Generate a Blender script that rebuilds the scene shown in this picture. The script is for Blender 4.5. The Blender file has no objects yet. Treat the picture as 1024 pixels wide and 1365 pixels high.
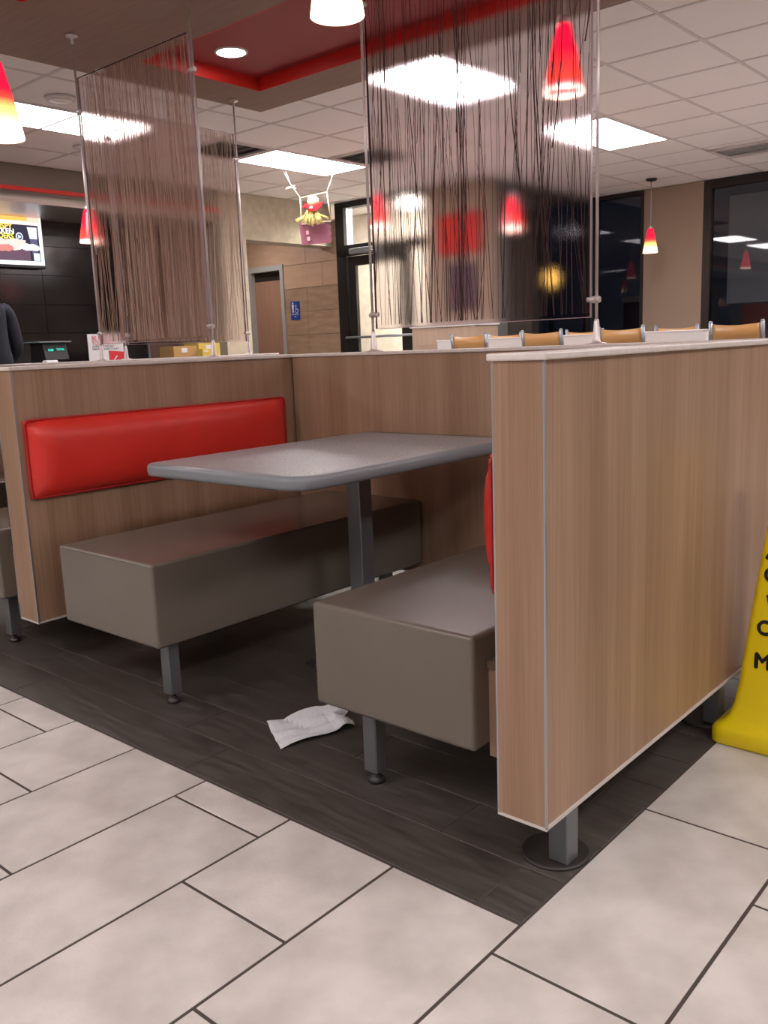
import bpy, bmesh, math, random
from mathutils import Vector, Matrix
random.seed(7)
SC = bpy.context.scene
COL = SC.collection

# ---------------------------------------------------------------- camera
cam_data = bpy.data.cameras.new('camera')
cam = bpy.data.objects.new('camera', cam_data)
COL.objects.link(cam)
r_, u_, d_ = (0.75576917, 0.65373396, -0.03801137), (-0.09188981, 0.16334671, 0.98228006), (-0.64835887, 0.73888413, -0.1835239)
cam.matrix_world = Matrix(((r_[0], u_[0], -d_[0], 0.78906), (r_[1], u_[1], -d_[1], -1.32441), (r_[2], u_[2], -d_[2], 1.05524), (0, 0, 0, 1)))
cam_data.sensor_fit = 'HORIZONTAL'
cam_data.sensor_width = 36
cam_data.lens = 36 * 1183.73 / 1024
cam_data.clip_start = 0.05
SC.camera = cam

# ---------------------------------------------------------------- world and exposure
w = bpy.data.worlds.new('night'); SC.world = w; w.use_nodes = True
w.node_tree.nodes['Background'].inputs[0].default_value = (0.010, 0.012, 0.018, 1)
w.node_tree.nodes['Background'].inputs[1].default_value = 1.0
SC.view_settings.view_transform = 'Standard'
SC.view_settings.look = 'None'
SC.view_settings.exposure = 0.45
SC.view_settings.gamma = 1.0
SC.view_settings.use_curve_mapping = False
TROFFER = 13.0        # emission of the fluorescent diffusers
LIGHT_COL = (1.0, 0.925, 0.915)

# ---------------------------------------------------------------- helpers
def mat(name, col, rough=0.5, metal=0.0, col2=None, scale=(1, 1, 1), nscale=8, detail=4, bump=0, bscale=200, rough2=None, emit=None, es=0, lo=.35, hi=.65, spec=.5, coat=0, coords='Object', dist=0):
    m = bpy.data.materials.new(name); m.use_nodes = True
    nt = m.node_tree; b = nt.nodes['Principled BSDF']
    b.inputs['Base Color'].default_value = (*col, 1); b.inputs['Roughness'].default_value = rough
    b.inputs['Metallic'].default_value = metal; b.inputs['Specular IOR Level'].default_value = spec
    b.inputs['Coat Weight'].default_value = coat
    tc = nt.nodes.new('ShaderNodeTexCoord'); mp = nt.nodes.new('ShaderNodeMapping')
    mp.inputs['Scale'].default_value = scale
    nt.links.new(tc.outputs[coords], mp.inputs['Vector'])
    if col2 is not None or rough2 is not None:
        n = nt.nodes.new('ShaderNodeTexNoise'); n.inputs['Scale'].default_value = nscale
        n.inputs['Detail'].default_value = detail; n.inputs['Distortion'].default_value = dist
        nt.links.new(mp.outputs[0], n.inputs['Vector'])
        if col2 is not None:
            r = nt.nodes.new('ShaderNodeValToRGB')
            r.color_ramp.elements[0].position = lo; r.color_ramp.elements[1].position = hi
            r.color_ramp.elements[0].color = (*col, 1); r.color_ramp.elements[1].color = (*col2, 1)
            nt.links.new(n.outputs['Fac'], r.inputs[0]); nt.links.new(r.outputs[0], b.inputs['Base Color'])
        if rough2 is not None:
            q = nt.nodes.new('ShaderNodeMapRange'); q.inputs['From Min'].default_value = lo; q.inputs['From Max'].default_value = hi
            q.inputs['To Min'].default_value = rough; q.inputs['To Max'].default_value = rough2
            nt.links.new(n.outputs['Fac'], q.inputs[0]); nt.links.new(q.outputs[0], b.inputs['Roughness'])
    if bump:
        n2 = nt.nodes.new('ShaderNodeTexNoise'); n2.inputs['Scale'].default_value = bscale; n2.inputs['Detail'].default_value = 3
        nt.links.new(mp.outputs[0], n2.inputs['Vector'])
        bp = nt.nodes.new('ShaderNodeBump'); bp.inputs['Strength'].default_value = bump; bp.inputs['Distance'].default_value = .004
        nt.links.new(n2.outputs['Fac'], bp.inputs['Height']); nt.links.new(bp.outputs[0], b.inputs['Normal'])
    if emit:
        b.inputs['Emission Color'].default_value = (*emit, 1); b.inputs['Emission Strength'].default_value = es
    return m

def wood(name, c1, c2, c3, vert='z', rough=.42, broad=5, fine=75):
    """striped laminate: broad bands and fine grain running along one axis"""
    m = bpy.data.materials.new(name); m.use_nodes = True
    nt = m.node_tree; b = nt.nodes['Principled BSDF']; b.inputs['Roughness'].default_value = rough
    tc = nt.nodes.new('ShaderNodeTexCoord')
    def noise(sc, stretch, det):
        mp = nt.nodes.new('ShaderNodeMapping')
        s = [sc, sc, sc]; s['xyz'.index(vert)] = stretch; mp.inputs['Scale'].default_value = s
        nt.links.new(tc.outputs['Object'], mp.inputs[0])
        n = nt.nodes.new('ShaderNodeTexNoise'); n.inputs['Scale'].default_value = 1; n.inputs['Detail'].default_value = det
        nt.links.new(mp.outputs[0], n.inputs[0]); return n
    a = noise(broad * 2.2, .35, 3); f = noise(fine * 2, 3.0, 3)
    r = nt.nodes.new('ShaderNodeValToRGB'); e = r.color_ramp.elements
    e[0].position = .32; e[0].color = (*c1, 1); e[1].position = .68; e[1].color = (*c3, 1)
    k = e.new(.5); k.color = (*c2, 1)
    nt.links.new(a.outputs['Fac'], r.inputs[0])
    r2 = nt.nodes.new('ShaderNodeValToRGB'); r2.color_ramp.elements[0].position = .3; r2.color_ramp.elements[1].position = .7
    r2.color_ramp.elements[0].color = (.86, .85, .84, 1); r2.color_ramp.elements[1].color = (1.08, 1.08, 1.08, 1)
    nt.links.new(f.outputs['Fac'], r2.inputs[0])
    mx = nt.nodes.new('ShaderNodeMix'); mx.data_type = 'RGBA'; mx.blend_type = 'MULTIPLY'; mx.inputs[0].default_value = 1
    nt.links.new(r.outputs[0], mx.inputs[6]); nt.links.new(r2.outputs[0], mx.inputs[7])
    nt.links.new(mx.outputs[2], b.inputs['Base Color'])
    return m

def emis(name, col, s):
    m = bpy.data.materials.new(name); m.use_nodes = True; nt = m.node_tree
    nt.nodes.remove(nt.nodes['Principled BSDF'])
    e = nt.nodes.new('ShaderNodeEmission'); e.inputs[0].default_value = (*col, 1); e.inputs[1].default_value = s
    nt.links.new(e.outputs[0], nt.nodes['Material Output'].inputs[0]); return m

def pane_mat(name, tint, refl=1.5, glossrough=0.02):
    m = bpy.data.materials.new(name); m.use_nodes = True; nt = m.node_tree
    nt.nodes.remove(nt.nodes['Principled BSDF'])
    t = nt.nodes.new('ShaderNodeBsdfTransparent'); t.inputs[0].default_value = (*tint, 1)
    g = nt.nodes.new('ShaderNodeBsdfGlossy'); g.inputs['Roughness'].default_value = glossrough
    lw = nt.nodes.new('ShaderNodeLayerWeight'); lw.inputs[0].default_value = .5
    pw = nt.nodes.new('ShaderNodeMath'); pw.operation = 'POWER'; pw.inputs[1].default_value = 4
    nt.links.new(lw.outputs['Facing'], pw.inputs[0])
    f = nt.nodes.new('ShaderNodeMapRange'); f.inputs['To Min'].default_value = ((refl - 1) / (refl + 1)) ** 2
    nt.links.new(pw.outputs[0], f.inputs[0])
    x = nt.nodes.new('ShaderNodeMixShader')
    nt.links.new(f.outputs[0], x.inputs[0]); nt.links.new(t.outputs[0], x.inputs[1]); nt.links.new(g.outputs[0], x.inputs[2])
    nt.links.new(x.outputs[0], nt.nodes['Material Output'].inputs[0]); return m

def resin_mat(name, tint, rough):
    m = bpy.data.materials.new(name); m.use_nodes = True; nt = m.node_tree
    nt.nodes.remove(nt.nodes['Principled BSDF'])
    g = nt.nodes.new('ShaderNodeBsdfRefraction'); g.inputs['Roughness'].default_value = rough; g.inputs['IOR'].default_value = 1.18; g.inputs[0].default_value = (*tint, 1)
    nt.links.new(g.outputs[0], nt.nodes['Material Output'].inputs[0]); return m

def bx(bm, x0, x1, y0, y1, z0, z1, bev=0, seg=2):
    """add a box to a bmesh, optionally with rounded edges"""
    vs = [bm.verts.new(p) for p in ((x0, y0, z0), (x1, y0, z0), (x1, y1, z0), (x0, y1, z0), (x0, y0, z1), (x1, y0, z1), (x1, y1, z1), (x0, y1, z1))]
    fs = [bm.faces.new([vs[i] for i in q]) for q in ((3, 2, 1, 0), (4, 5, 6, 7), (0, 1, 5, 4), (1, 2, 6, 5), (2, 3, 7, 6), (3, 0, 4, 7))]
    if bev:
        es = list({e for f in fs for e in f.edges})
        bmesh.ops.bevel(bm, geom=es, offset=bev, segments=seg, affect='EDGES', profile=.5)
    return bm

def tube(bm, a, b, ra, rb=None, n=12, cap=True):
    a = Vector(a); b = Vector(b); rb = ra if rb is None else rb
    d = (b - a).normalized(); s = d.orthogonal().normalized(); t = d.cross(s)
    A = [bm.verts.new(a + ra * (math.cos(i * 2 * math.pi / n) * s + math.sin(i * 2 * math.pi / n) * t)) for i in range(n)]
    B = [bm.verts.new(b + rb * (math.cos(i * 2 * math.pi / n) * s + math.sin(i * 2 * math.pi / n) * t)) for i in range(n)]
    for i in range(n):
        f = bm.faces.new((A[i], A[(i + 1) % n], B[(i + 1) % n], B[i])); f.smooth = True
    if cap:
        bm.faces.new(A[::-1]); bm.faces.new(B)
    return bm

def lathe(bm, prof, c=(0, 0), n=24, close=False):
    """revolve (r, z) pairs about a vertical axis through c"""
    rings = []
    for r, z in prof:
        rings.append([bm.verts.new((c[0] + r * math.cos(i * 2 * math.pi / n), c[1] + r * math.sin(i * 2 * math.pi / n), z)) for i in range(n)])
    for A, B in zip(rings, rings[1:]):
        for i in range(n):
            f = bm.faces.new((A[i], A[(i + 1) % n], B[(i + 1) % n], B[i])); f.smooth = True
    if close:
        bm.faces.new(rings[0][::-1]); bm.faces.new(rings[-1])
    return bm

def prism(bm, pts, axis, a, b):
    """extrude a 2-D outline along an axis: pts are the two other coordinates in xyz order"""
    def v(p, k):
        q = list(p); q.insert('xyz'.index(axis), k); return bm.verts.new(q)
    A = [v(p, a) for p in pts]; B = [v(p, b) for p in pts]; n = len(pts)
    bm.faces.new(A); bm.faces.new(B[::-1])
    for i in range(n):
        bm.faces.new((A[i], B[i], B[(i + 1) % n], A[(i + 1) % n]))
    bmesh.ops.recalc_face_normals(bm, faces=bm.faces[:])
    return bm

def obj(name, bm, m, parent=None, local=False, smooth=False, loc=None):
    me = bpy.data.meshes.new(name)
    if isinstance(bm, bmesh.types.BMesh):
        if parent is not None and not local:
            o = root_of(parent).location
            bmesh.ops.translate(bm, verts=bm.verts[:], vec=-Vector(o))
        if loc is not None:
            bmesh.ops.translate(bm, verts=bm.verts[:], vec=-Vector(loc))
        bm.to_mesh(me); bm.free()
    else:
        me = bm
    if smooth:
        for p in me.polygons: p.use_smooth = True
    o = bpy.data.objects.new(name, me); COL.objects.link(o)
    for k in (m if isinstance(m, (list, tuple)) else [m]):
        if k: me.materials.append(k)
    if parent is not None: o.parent = parent
    if loc is not None: o.location = loc
    return o

def root_of(o):
    while o.parent: o = o.parent
    return o

def box(name, x0, x1, y0, y1, z0, z1, m, parent=None, bev=0, seg=2, **k):
    return obj(name, bx(bmesh.new(), x0, x1, y0, y1, z0, z1, bev, seg), m, parent, **k)

def thing(name, label, cat, loc=(0, 0, 0), group=None, rz=0):
    o = bpy.data.objects.new(name, None); COL.objects.link(o)
    o.empty_display_size = .1; o.location = loc; o.rotation_euler.z = rz
    tag(o, label, cat, group); return o

def tag(o, label, cat, group=None):
    o['label'] = label; o['category'] = cat
    if group: o['group'] = group
    return o

def struct(o):
    o['kind'] = 'structure'; return o

def dup(root, loc, label=None, rz=None):
    def cp(o, par):
        c = o.copy(); COL.objects.link(c)
        if par: c.parent = par
        for ch in [k for k in list(bpy.data.objects) if k.parent == o]: cp(ch, c)
        return c
    r = cp(root, None); r.location = loc
    if rz is not None: r.rotation_euler.z = rz
    if label: r['label'] = label
    return r

def text(name, s, size, m, parent, M, align='CENTER', ext=.0006, fit=None, bold=0.0):
    """raised lettering as a mesh; M maps the text's local xy plane to the world"""
    cu = bpy.data.curves.new('t', 'FONT'); cu.body = s; cu.size = size; cu.align_x = align; cu.extrude = ext
    to = bpy.data.objects.new('t', cu); COL.objects.link(to)
    bpy.context.view_layer.update()
    me = bpy.data.meshes.new_from_object(to.evaluated_get(bpy.context.evaluated_depsgraph_get()))
    bpy.data.objects.remove(to); bpy.data.curves.remove(cu)
    if fit:
        xs = [v.co.x for v in me.vertices]; k = fit / (max(xs) - min(xs))
        me.transform(Matrix.Diagonal((k, 1, 1, 1)))
    if bold:   # heavier strokes: three slightly shifted copies of the outline
        b3 = bmesh.new()
        for dx, dy in ((-bold, 0), (bold, 0), (0, bold), (0, -bold)):
            m2 = me.copy(); m2.transform(Matrix.Translation((dx, dy, dx * .02))); b3.from_mesh(m2); bpy.data.meshes.remove(m2)
        b3.to_mesh(me); b3.free()
    me.transform(M); me.transform(Matrix.Translation(-root_of(parent).location))
    me.materials.clear()
    return obj(name, me, m, parent, local=True)

def face_px(x, y, z):   # text standing in a plane facing +x (reads along +y)
    return Matrix(((0, 0, 1, x), (1, 0, 0, y), (0, 1, 0, z), (0, 0, 0, 1)))
def face_my(x, y, z):   # text facing -y (reads along +x)
    return Matrix(((1, 0, 0, x), (0, 0, -1, y), (0, 1, 0, z), (0, 0, 0, 1)))

# ---------------------------------------------------------------- materials
M = {}
M['wood'] = wood('light_oak_laminate', (.285, .170, .105), (.345, .215, .138), (.395, .255, .172))
M['edge'] = mat('aluminium_edging', (.42, .44, .47), .38, .85)
M['edge_white'] = mat('pale_edging', (.60, .56, .53), .5)
M['cap'] = mat('solid_surface_cap', (.74, .68, .65), .35, col2=(.67, .61, .575), nscale=60, detail=5)
M['bench'] = mat('moulded_taupe', (.140, .122, .100), .23, col2=(.152, .132, .109), nscale=3, bump=.10, bscale=350)
M['table'] = mat('grey_laminate', (.27, .275, .29), .27, col2=(.31, .315, .33), nscale=250, detail=2, rough2=.36)
M['table_edge'] = mat('grey_soft_edge', (.22, .235, .26), .28, bump=.1, bscale=500)
M['metal'] = mat('satin_grey_metal', (.20, .215, .235), .42, .65)
M['foot'] = mat('dark_foot', (.05, .05, .052), .45, .5)
M['plate'] = mat('dark_floor_plate', (.032, .027, .025), .55)
M['red_vinyl'] = mat('red_vinyl', (.72, .036, .026), .33, col2=(.66, .030, .022), nscale=5, bump=.15, bscale=260)
M['piping'] = mat('dark_red_piping', (.42, .012, .012), .4)
M['tile'] = mat('cream_porcelain', (.52, .485, .455), .36, col2=(.69, .65, .62), nscale=6.5, detail=12, bump=.12, bscale=120, rough2=.5, coords='Object', lo=.34, hi=.64)
M['grout'] = mat('dark_grout', (.06, .048, .042), .85)
M['plank'] = mat('dark_wood_plank', (.046, .038, .033), .36, col2=(.092, .080, .070), scale=(3, 26, 3), nscale=2.2, detail=7, bump=.25, bscale=30, rough2=.48)
M['ceiling'] = mat('ceiling_tile_board', (.92, .87, .865), .9, bump=.2, bscale=400)
M['tee'] = mat('ceiling_tee_paint', (.72, .66, .66), .6)
M['near_wall'] = mat('pale_wall_paint', (.38, .33, .28), .8)
M['soffit'] = mat('taupe_soffit', (.30, .195, .16), .75, col2=(.335, .225, .185), scale=(1, 12, 1), nscale=4)
M['red_paint'] = mat('deep_red_paint', (.34, .040, .042), .55)
M['red_bright'] = mat('bright_red_paint', (.62, .02, .015), .5)
M['chrome'] = mat('brushed_steel_rod', (.66, .60, .60), .3, .55)
M['black'] = mat('black_frame', (.012, .012, .013), .35, .3)
M['bronze'] = mat('dark_bronze_frame', (.035, .028, .026), .4, .4)
M['taupe_wall'] = mat('taupe_wall_paint', (.36, .27, .205), .7)
M['stucco'] = mat('cream_stucco', (.68, .62, .53), .9, col2=(.58, .52, .44), nscale=9, bump=1.0, bscale=22)
M['stucco_in'] = mat('sand_stucco', (.40, .35, .27), .9, col2=(.48, .42, .33), nscale=12, bump=.9, bscale=30)
M['wall_tile_light'] = mat('tan_wall_tile', (.43, .28, .20), .4, col2=(.47, .32, .235), scale=(2, 1, 8), nscale=2)
M['wall_tile_dark'] = mat('brown_wall_tile', (.27, .185, .125), .4, col2=(.36, .25, .175), scale=(2, 1, 8), nscale=2)
M['kitchen_tile'] = mat('black_wall_tile', (.016, .014, .014), .12, col2=(.024, .02, .02), nscale=3)
M['light_grout'] = mat('grey_grout', (.10, .09, .085), .8)
M['door_wood'] = mat('brown_door', (.33, .185, .13), .5, col2=(.37, .215, .15), scale=(20, 20, 1), nscale=2)
M['door_frame'] = mat('grey_door_frame', (.36, .36, .36), .5)
M['yellow'] = mat('yellow_plastic', (.90, .70, .006), .38, bump=.15, bscale=60)
M['ink'] = mat('black_ink', (.006, .006, .006), .5)
M['paper'] = mat('white_tissue', (.78, .79, .84), .9, bump=.3, bscale=90)
M['white'] = mat('white_laminate', (.74, .73, .74), .4)
M['chair_wood'] = mat('honey_plywood', (.50, .26, .085), .35, col2=(.56, .31, .115), scale=(2, 2, 14), nscale=3)
M['chair_metal'] = mat('silver_grey_frame', (.30, .33, .37), .35, .6)
M['dark'] = mat('dark_plastic', (.02, .02, .022), .4)
M['navy'] = mat('dark_navy_cloth', (.018, .021, .032), .9)
M['skin'] = mat('skin', (.55, .33, .24), .6)
M['hair'] = mat('dark_hair', (.02, .014, .01), .7)
M['cardboard'] = mat('cardboard', (.46, .27, .10), .8)
M['yellow_card'] = mat('yellow_card', (.62, .46, .10), .8)
M['blue'] = mat('sign_blue', (.012, .05, .28), .4)
M['red_ink'] = mat('red_ink', (.62, .03, .04), .5)
M['grey_wall'] = mat('bulkhead_paint', (.20, .165, .135), .8)
M['straw'] = mat('raffia_straw', (.75, .58, .075), .8, col2=(.85, .74, .42), nscale=60)
M['burlap'] = mat('pale_burlap', (.80, .66, .44), .9, bump=.4, bscale=200)
M['mauve'] = mat('mauve_felt', (.30, .11, .155), .95)
M['pink'] = mat('pink_felt', (.85, .50, .52), .9)
M['cloth_red'] = mat('red_felt', (.52, .02, .03), .9)
M['string'] = mat('white_string', (.80, .75, .70), .8)
M['stick'] = mat('pale_stick', (.72, .58, .42), .8)
M['twig'] = mat('dark_twig', (.040, .011, .008), .6)
M['twig_light'] = mat('brown_reed', (.33, .19, .14), .7, col2=(.50, .36, .30), scale=(90, 90, .5), nscale=1)
M['resin'] = resin_mat('textured_resin', (.955, .92, .94), .16)
M['resin_b'] = resin_mat('tinted_resin', (.95, .91, .91), .14)
M['resin_edge'] = mat('polished_resin_edge', (.42, .30, .33), .2)
M['clear'] = pane_mat('clear_pane', (.92, .92, .92))
M['night_glass'] = pane_mat('night_glass', (.55, .56, .58), 1.75)
M['troffer'] = emis('troffer_light', LIGHT_COL, TROFFER)
M['can'] = emis('downlight_glow', (1, .90, .92), 22)
M['bulb'] = emis('warm_bulb', (1, .80, .45), 14)
M['asphalt'] = mat('asphalt', (.03, .03, .032), .8)

# ================================================================= SETTING
# ---- floor: slab, porcelain tiles and wood-look planks (joints measured from the photograph)
FX, FY, TW, TL = -.0104, -.076, .308, .618
floor = struct(box('floor', -9.6, 3.6, -4.6, 9.4, -.06, -.0014, M['grout']))
for q in ((-9.6, -5.2, -4.6, 0), (-9.6, -5.2, 0, 4.2), (-9.6, -5.2, 4.2, 9.4), (1.0, 3.6, -4.6, 9.4), (-5.2, 1.0, -4.6, -3.42), (-5.2, 1.0, 4.2, 9.4), (-5.2, 1.0, 3.2, 4.2)):
    box('floor_field', *q, -.0014, 0, M['plank'] if q[3] == 4.2 else M['tile'], floor)
G = .0034
base_tile = bx(bmesh.new(), -TW / 2 + G, TW / 2 - G, -TL / 2 + G, TL / 2 - G, -.006, .0, .0012, 1)
tile_me = obj('floor_tile', base_tile, M['tile'], local=True); 
first = [tile_me]
def floor_tile(x0, x1, y0, y1):
    if x1 - x0 < .03 or y1 - y0 < .03: return
    full = abs(x1 - x0 - TW) < 1e-4 and abs(y1 - y0 - TL) < 1e-4
    if full:
        o = first.pop() if first else None
        if o is None:
            o = bpy.data.objects.new('floor_tile', tile_me.data); COL.objects.link(o)
        o.location = ((x0 + x1) / 2, (y0 + y1) / 2, 0)
    else:
        o = obj('floor_tile', bx(bmesh.new(), x0 + G, x1 - G, y0 + G, y1 - G, -.006, 0, .0012, 1), M['tile'], loc=((x0 + x1) / 2, (y0 + y1) / 2, 0))
    o.parent = floor
for k in range(-9, 14):          # k = column counted leftwards from x = FX
    x1 = FX - (k - 1) * TW; x0 = x1 - TW
    y = -.585 + .206 * (k - 1)
    while y > -3.4: y -= TL
    ymax = FY if x1 <= FX + 1e-6 else 3.2
    while y < ymax:
        floor_tile(x0, x1, max(y, -3.4), min(y + TL, ymax)); y += TL
PW, PL = .1568, .92
for j in range(21):
    y0 = FY + .004 + j * PW; off = [-1.04, -.32, -.72, -.12, -.55, -.9, -.3, -.62, -.05, -.8, -.4][j % 11]
    cuts = [FX - .001]
    x = off if j else -.11
    while x > -5.2:
        cuts.append(x); x -= PL
    cuts.append(-5.2)
    for a, b in zip(cuts, cuts[1:]):
        if a - b < .02: continue
        c = ((a + b) / 2, y0 + PW / 2, 0)
        o = obj('floor_plank', bx(bmesh.new(), b + .0008, a - .0008, y0 + .0008, y0 + PW - .0008, -.006, 0, .0008, 1), M['plank'], loc=c)
        o.parent = floor

# ---- ceiling grid
GX0, GXS, GY0, GYS = -1.5, .635, 4.37, .63
ceiling = struct(box('ceiling', -9.6, 3.6, -4.6, 9.45, 2.815, 2.87, M['ceiling']))
troffers = []
for cx, cy in ((-5.6275, 2.48), (-5.6275, 5.0), (-3.0875, 3.74), (-3.0875, 6.26)):
    troffers.append((cx, cy))
tx0, tx1, ty0, ty1 = .3, .6, 0, 0
def near_fixture(cx, cy):
    for a, b in ALLT:
        if abs(cx - a) < .45 and abs(cy - b) < .8: return True
    for a, b in VENTS:
        if abs(cx - a) < .3 and abs(cy - b) < .3: return True
    return False
ALLT = troffers + [(-.5475, 5.0), (-.5475, 7.52), (1.9925, 3.74), (1.9925, 1.22), (1.9925, -1.3), (1.9925, 6.26), (.7225, -2.16), (-3.0875, -3.42), (-1.8175, -2.16), (-5.6275, -2.16), (-5.6275, .36)]  # the extra panels are unseen; some added to brighten camera-facing sides
VENTS = [(-5.6275, 4.055), (-4.9925, 5.315), (-2.4525, 8.0)]
cm = None
for i in range(-10, 5):
    xc = GX0 + (i + .5) * GXS
    if xc < -7.2: continue
    for j in range(-5, 8):
        yc = GY0 + (j + .5) * GYS
        if near_fixture(xc, yc): continue
        y0, y1 = yc - GYS / 2 + .010, min(yc + GYS / 2 - .010, 9.34)
        x0, x1 = xc - GXS / 2 + .010, xc + GXS / 2 - .010
        if cm is None or y1 < yc + GYS / 2 - .02:
            o = obj('ceiling_tile', bx(bmesh.new(), x0, x1, y0, y1, 2.803, 2.8149), M['ceiling'], loc=(xc, yc, 2.8))
            if cm is None: cm = o.data
        else:
            o = bpy.data.objects.new('ceiling_tile', cm); COL.objects.link(o); o.location = (xc, yc, 2.8)
        o.parent = ceiling
for i in range(-9, 6):
    x = GX0 + i * GXS
    if x < -7.2: continue
    segs = []; y = 1.22
    while y < 9.34:
        segs.append(y); y += GYS
    box('ceiling_tee', x - .012, x + .012, 1.0, 9.34, 2.7985, 2.803, M['tee'], ceiling)
for j in range(-5, 8):
    y = GY0 + j * GYS
    box('ceiling_tee', -7.19, 2.0, y - .012, y + .012, 2.7988, 2.8028, M['tee'], ceiling)

# ---- unseen side of the room (closes the shell)
struct(box('wall_near', -9.6, 3.6, -4.7, -4.6, -.0, 2.815, M['near_wall']))
struct(box('wall_right', 3.6, 3.7, -4.7, 9.45, 0, 2.815, M['near_wall']))

# ---- far window wall (y = 9.35) and the return wall (x = -4.88)
wf = struct(box('wall_far', -4.17, -3.44, 9.35, 9.6, -.0035, 2.799, M['taupe_wall']))
struct(box('wall_far_right', .6, 3.6, 9.35, 9.6, -.0035, 2.799, M['taupe_wall']))
def window(name, x0, x1, y0, y1, z0, z1, ax, m, glass, fw=.055, mull=()):
    """storefront window: frame bars, pane and mullions; ax = axis it runs along"""
    if ax == 'x':
        fr = box(name, x0, x1, y0, y1, z0, z0 + fw, m); 
        box('frame_head', x0, x1, y0, y1, z1 - fw, z1, m, fr)
        box('frame_jamb', x0, x0 + fw, y0, y1, z0 + fw, z1 - fw, m, fr); box('frame_jamb', x1 - fw, x1, y0, y1, z0 + fw, z1 - fw, m, fr)
        for q in mull: box('mullion', q - .03, q + .03, y0, y1, z0 + fw, z1 - fw, m, fr)
        ym = (y0 + y1) / 2
        box('pane', x0 + fw, x1 - fw, ym - .004, ym + .004, z0 + fw, z1 - fw, glass, fr)
    else:
        fr = box(name, x0, x1, y0, y1, z0, z0 + fw, m)
        box('frame_head', x0, x1, y0, y1, z1 - fw, z1, m, fr)
        box('frame_jamb', x0, x1, y0, y0 + fw, z0 + fw, z1 - fw, m, fr); box('frame_jamb', x0, x1, y1 - fw, y1, z0 + fw, z1 - fw, m, fr)
        for q in mull: box('mullion', x0, x1, q - .03, q + .03, z0 + fw, z1 - fw, m, fr)
        xm = (x0 + x1) / 2
        box('pane', xm - .004, xm + .004, y0 + fw, y1 - fw, z0 + fw, z1 - fw, glass, fr)
    return struct(fr)
window('window_1', -4.86, -4.17, 9.36, 9.46, .5, 2.798, 'x', M['bronze'], M['night_glass'], .05)
struct(box('wall_far_sill', -4.86, -4.17, 9.35, 9.55, -.0035, .5, M['taupe_wall']))
window('window_2', -3.44, .6, 9.36, 9.46, .5, 2.798, 'x', M['bronze'], M['night_glass'], .09, (-1.4,))
struct(box('wall_far_sill', -3.44, .6, 9.35, 9.55, -.0035, .5, M['taupe_wall']))
window('window_3', -4.96, -4.88, 7.36, 9.33, .5, 2.798, 'y', M['bronze'], M['night_glass'], .05)
struct(box('wall_return_sill', -5.0, -4.88, 7.36, 9.35, -.0035, .5, M['taupe_wall']))
struct(box('wall_return', -4.97, -4.86, 7.16, 7.36, -.0035, 2.799, mat('grey_green_panel', (.14, .145, .135), .6)))
# pier beside the entrance
struct(box('wall_pier', -5.73, -4.86, 7.0, 7.16, -.0035, 2.799, M['taupe_wall']))

# ---- entrance door wall (y = 7)
d1 = struct(box('door_1', -7.12, -6.97, 6.98, 7.1, -.0035, 2.799, M['black']))
box('door_head', -6.97, -5.73, 6.98, 7.1, 2.16, 2.29, M['black'], d1)
box('transom_head', -6.97, -5.73, 6.98, 7.1, 2.73, 2.799, M['black'], d1)
box('transom_edge', -6.97, -6.92, 6.97, 7.08, 2.29, 2.73, M['chair_metal'], d1)
box('transom_pane', -6.92, -5.73, 7.035, 7.043, 2.29, 2.73, M['clear'], d1)
box('door_stile', -6.95, -6.83, 7.0, 7.05, .01, 2.15, M['black'], d1)
box('door_stile', -6.11, -5.95, 6.99, 7.06, .01, 2.15, M['black'], d1)
box('door_rail', -6.83, -6.11, 7.0, 7.05, 2.04, 2.15, M['black'], d1)
box('door_rail', -6.83, -6.11, 7.0, 7.05, .01, .22, M['black'], d1)
box('door_pane', -6.83, -6.11, 7.02, 7.028, .22, 2.04, M['clear'], d1)
box('side_pane', -5.95, -5.73, 7.02, 7.028, .01, 2.16, M['clear'], d1)
b = bmesh.new(); tube(b, (-6.97, 6.93, 1.175), (-5.79, 6.93, 1.175), .016)
tube(b, (-6.9, 6.93, 1.175), (-6.9, 7.0, 1.175), .012); tube(b, (-6.03, 6.93, 1.175), (-6.03, 7.0, 1.175), .012)
obj('push_bar', b, M['chair_metal'], d1)
cl = box('door_closer', -6.86, -6.5, 6.92, 6.99, 2.17, 2.24, M['chair_metal'], d1, .012)
b = bmesh.new(); tube(b, (-6.6, 6.93, 2.2), (-6.25, 6.86, 2.15), .012, n=8); obj('closer_arm', b, M['chair_metal'], cl)
# lit vestibule with stucco behind the door
struct(box('wall_vestibule_back', -8.3, -5.0, 8.0, 8.1, -.0035, 2.815, M['stucco']))
struct(box('wall_vestibule_side', -5.1, -5.0, 7.16, 8.0, -.0035, 2.815, M['stucco']))
struct(box('wall_vestibule_left', -8.4, -8.3, 7.2, 8.1, -.0035, 2.815, M['stucco']))
t = thing('vestibule_light', 'unseen strip light added to brighten the vestibule, above the head of the glass entrance door', 'lamp', (-6.1, 7.22, 2.8))  # added source out of view, brightens the vestibule stucco
box('fill_strip_housing', -6.9, -5.3, 7.125, 7.32, 2.785, 2.80, M['white'], t); box('diffuser', -6.88, -5.32, 7.14, 7.305, 2.780, 2.785, emis('fill_strip_glow', (1, .95, .86), 190), t)
t = thing('vestibule_light', 'round lit ceiling lamp behind the transom above the glass entrance door', 'lamp', (-6.35, 7.5, 2.8))
b = bmesh.new(); lathe(b, ((.13, 2.8), (.13, 2.78), (.12, 2.775)), (-6.35, 7.5), close=True); obj('lamp_base', b, M['white'], t)
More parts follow.
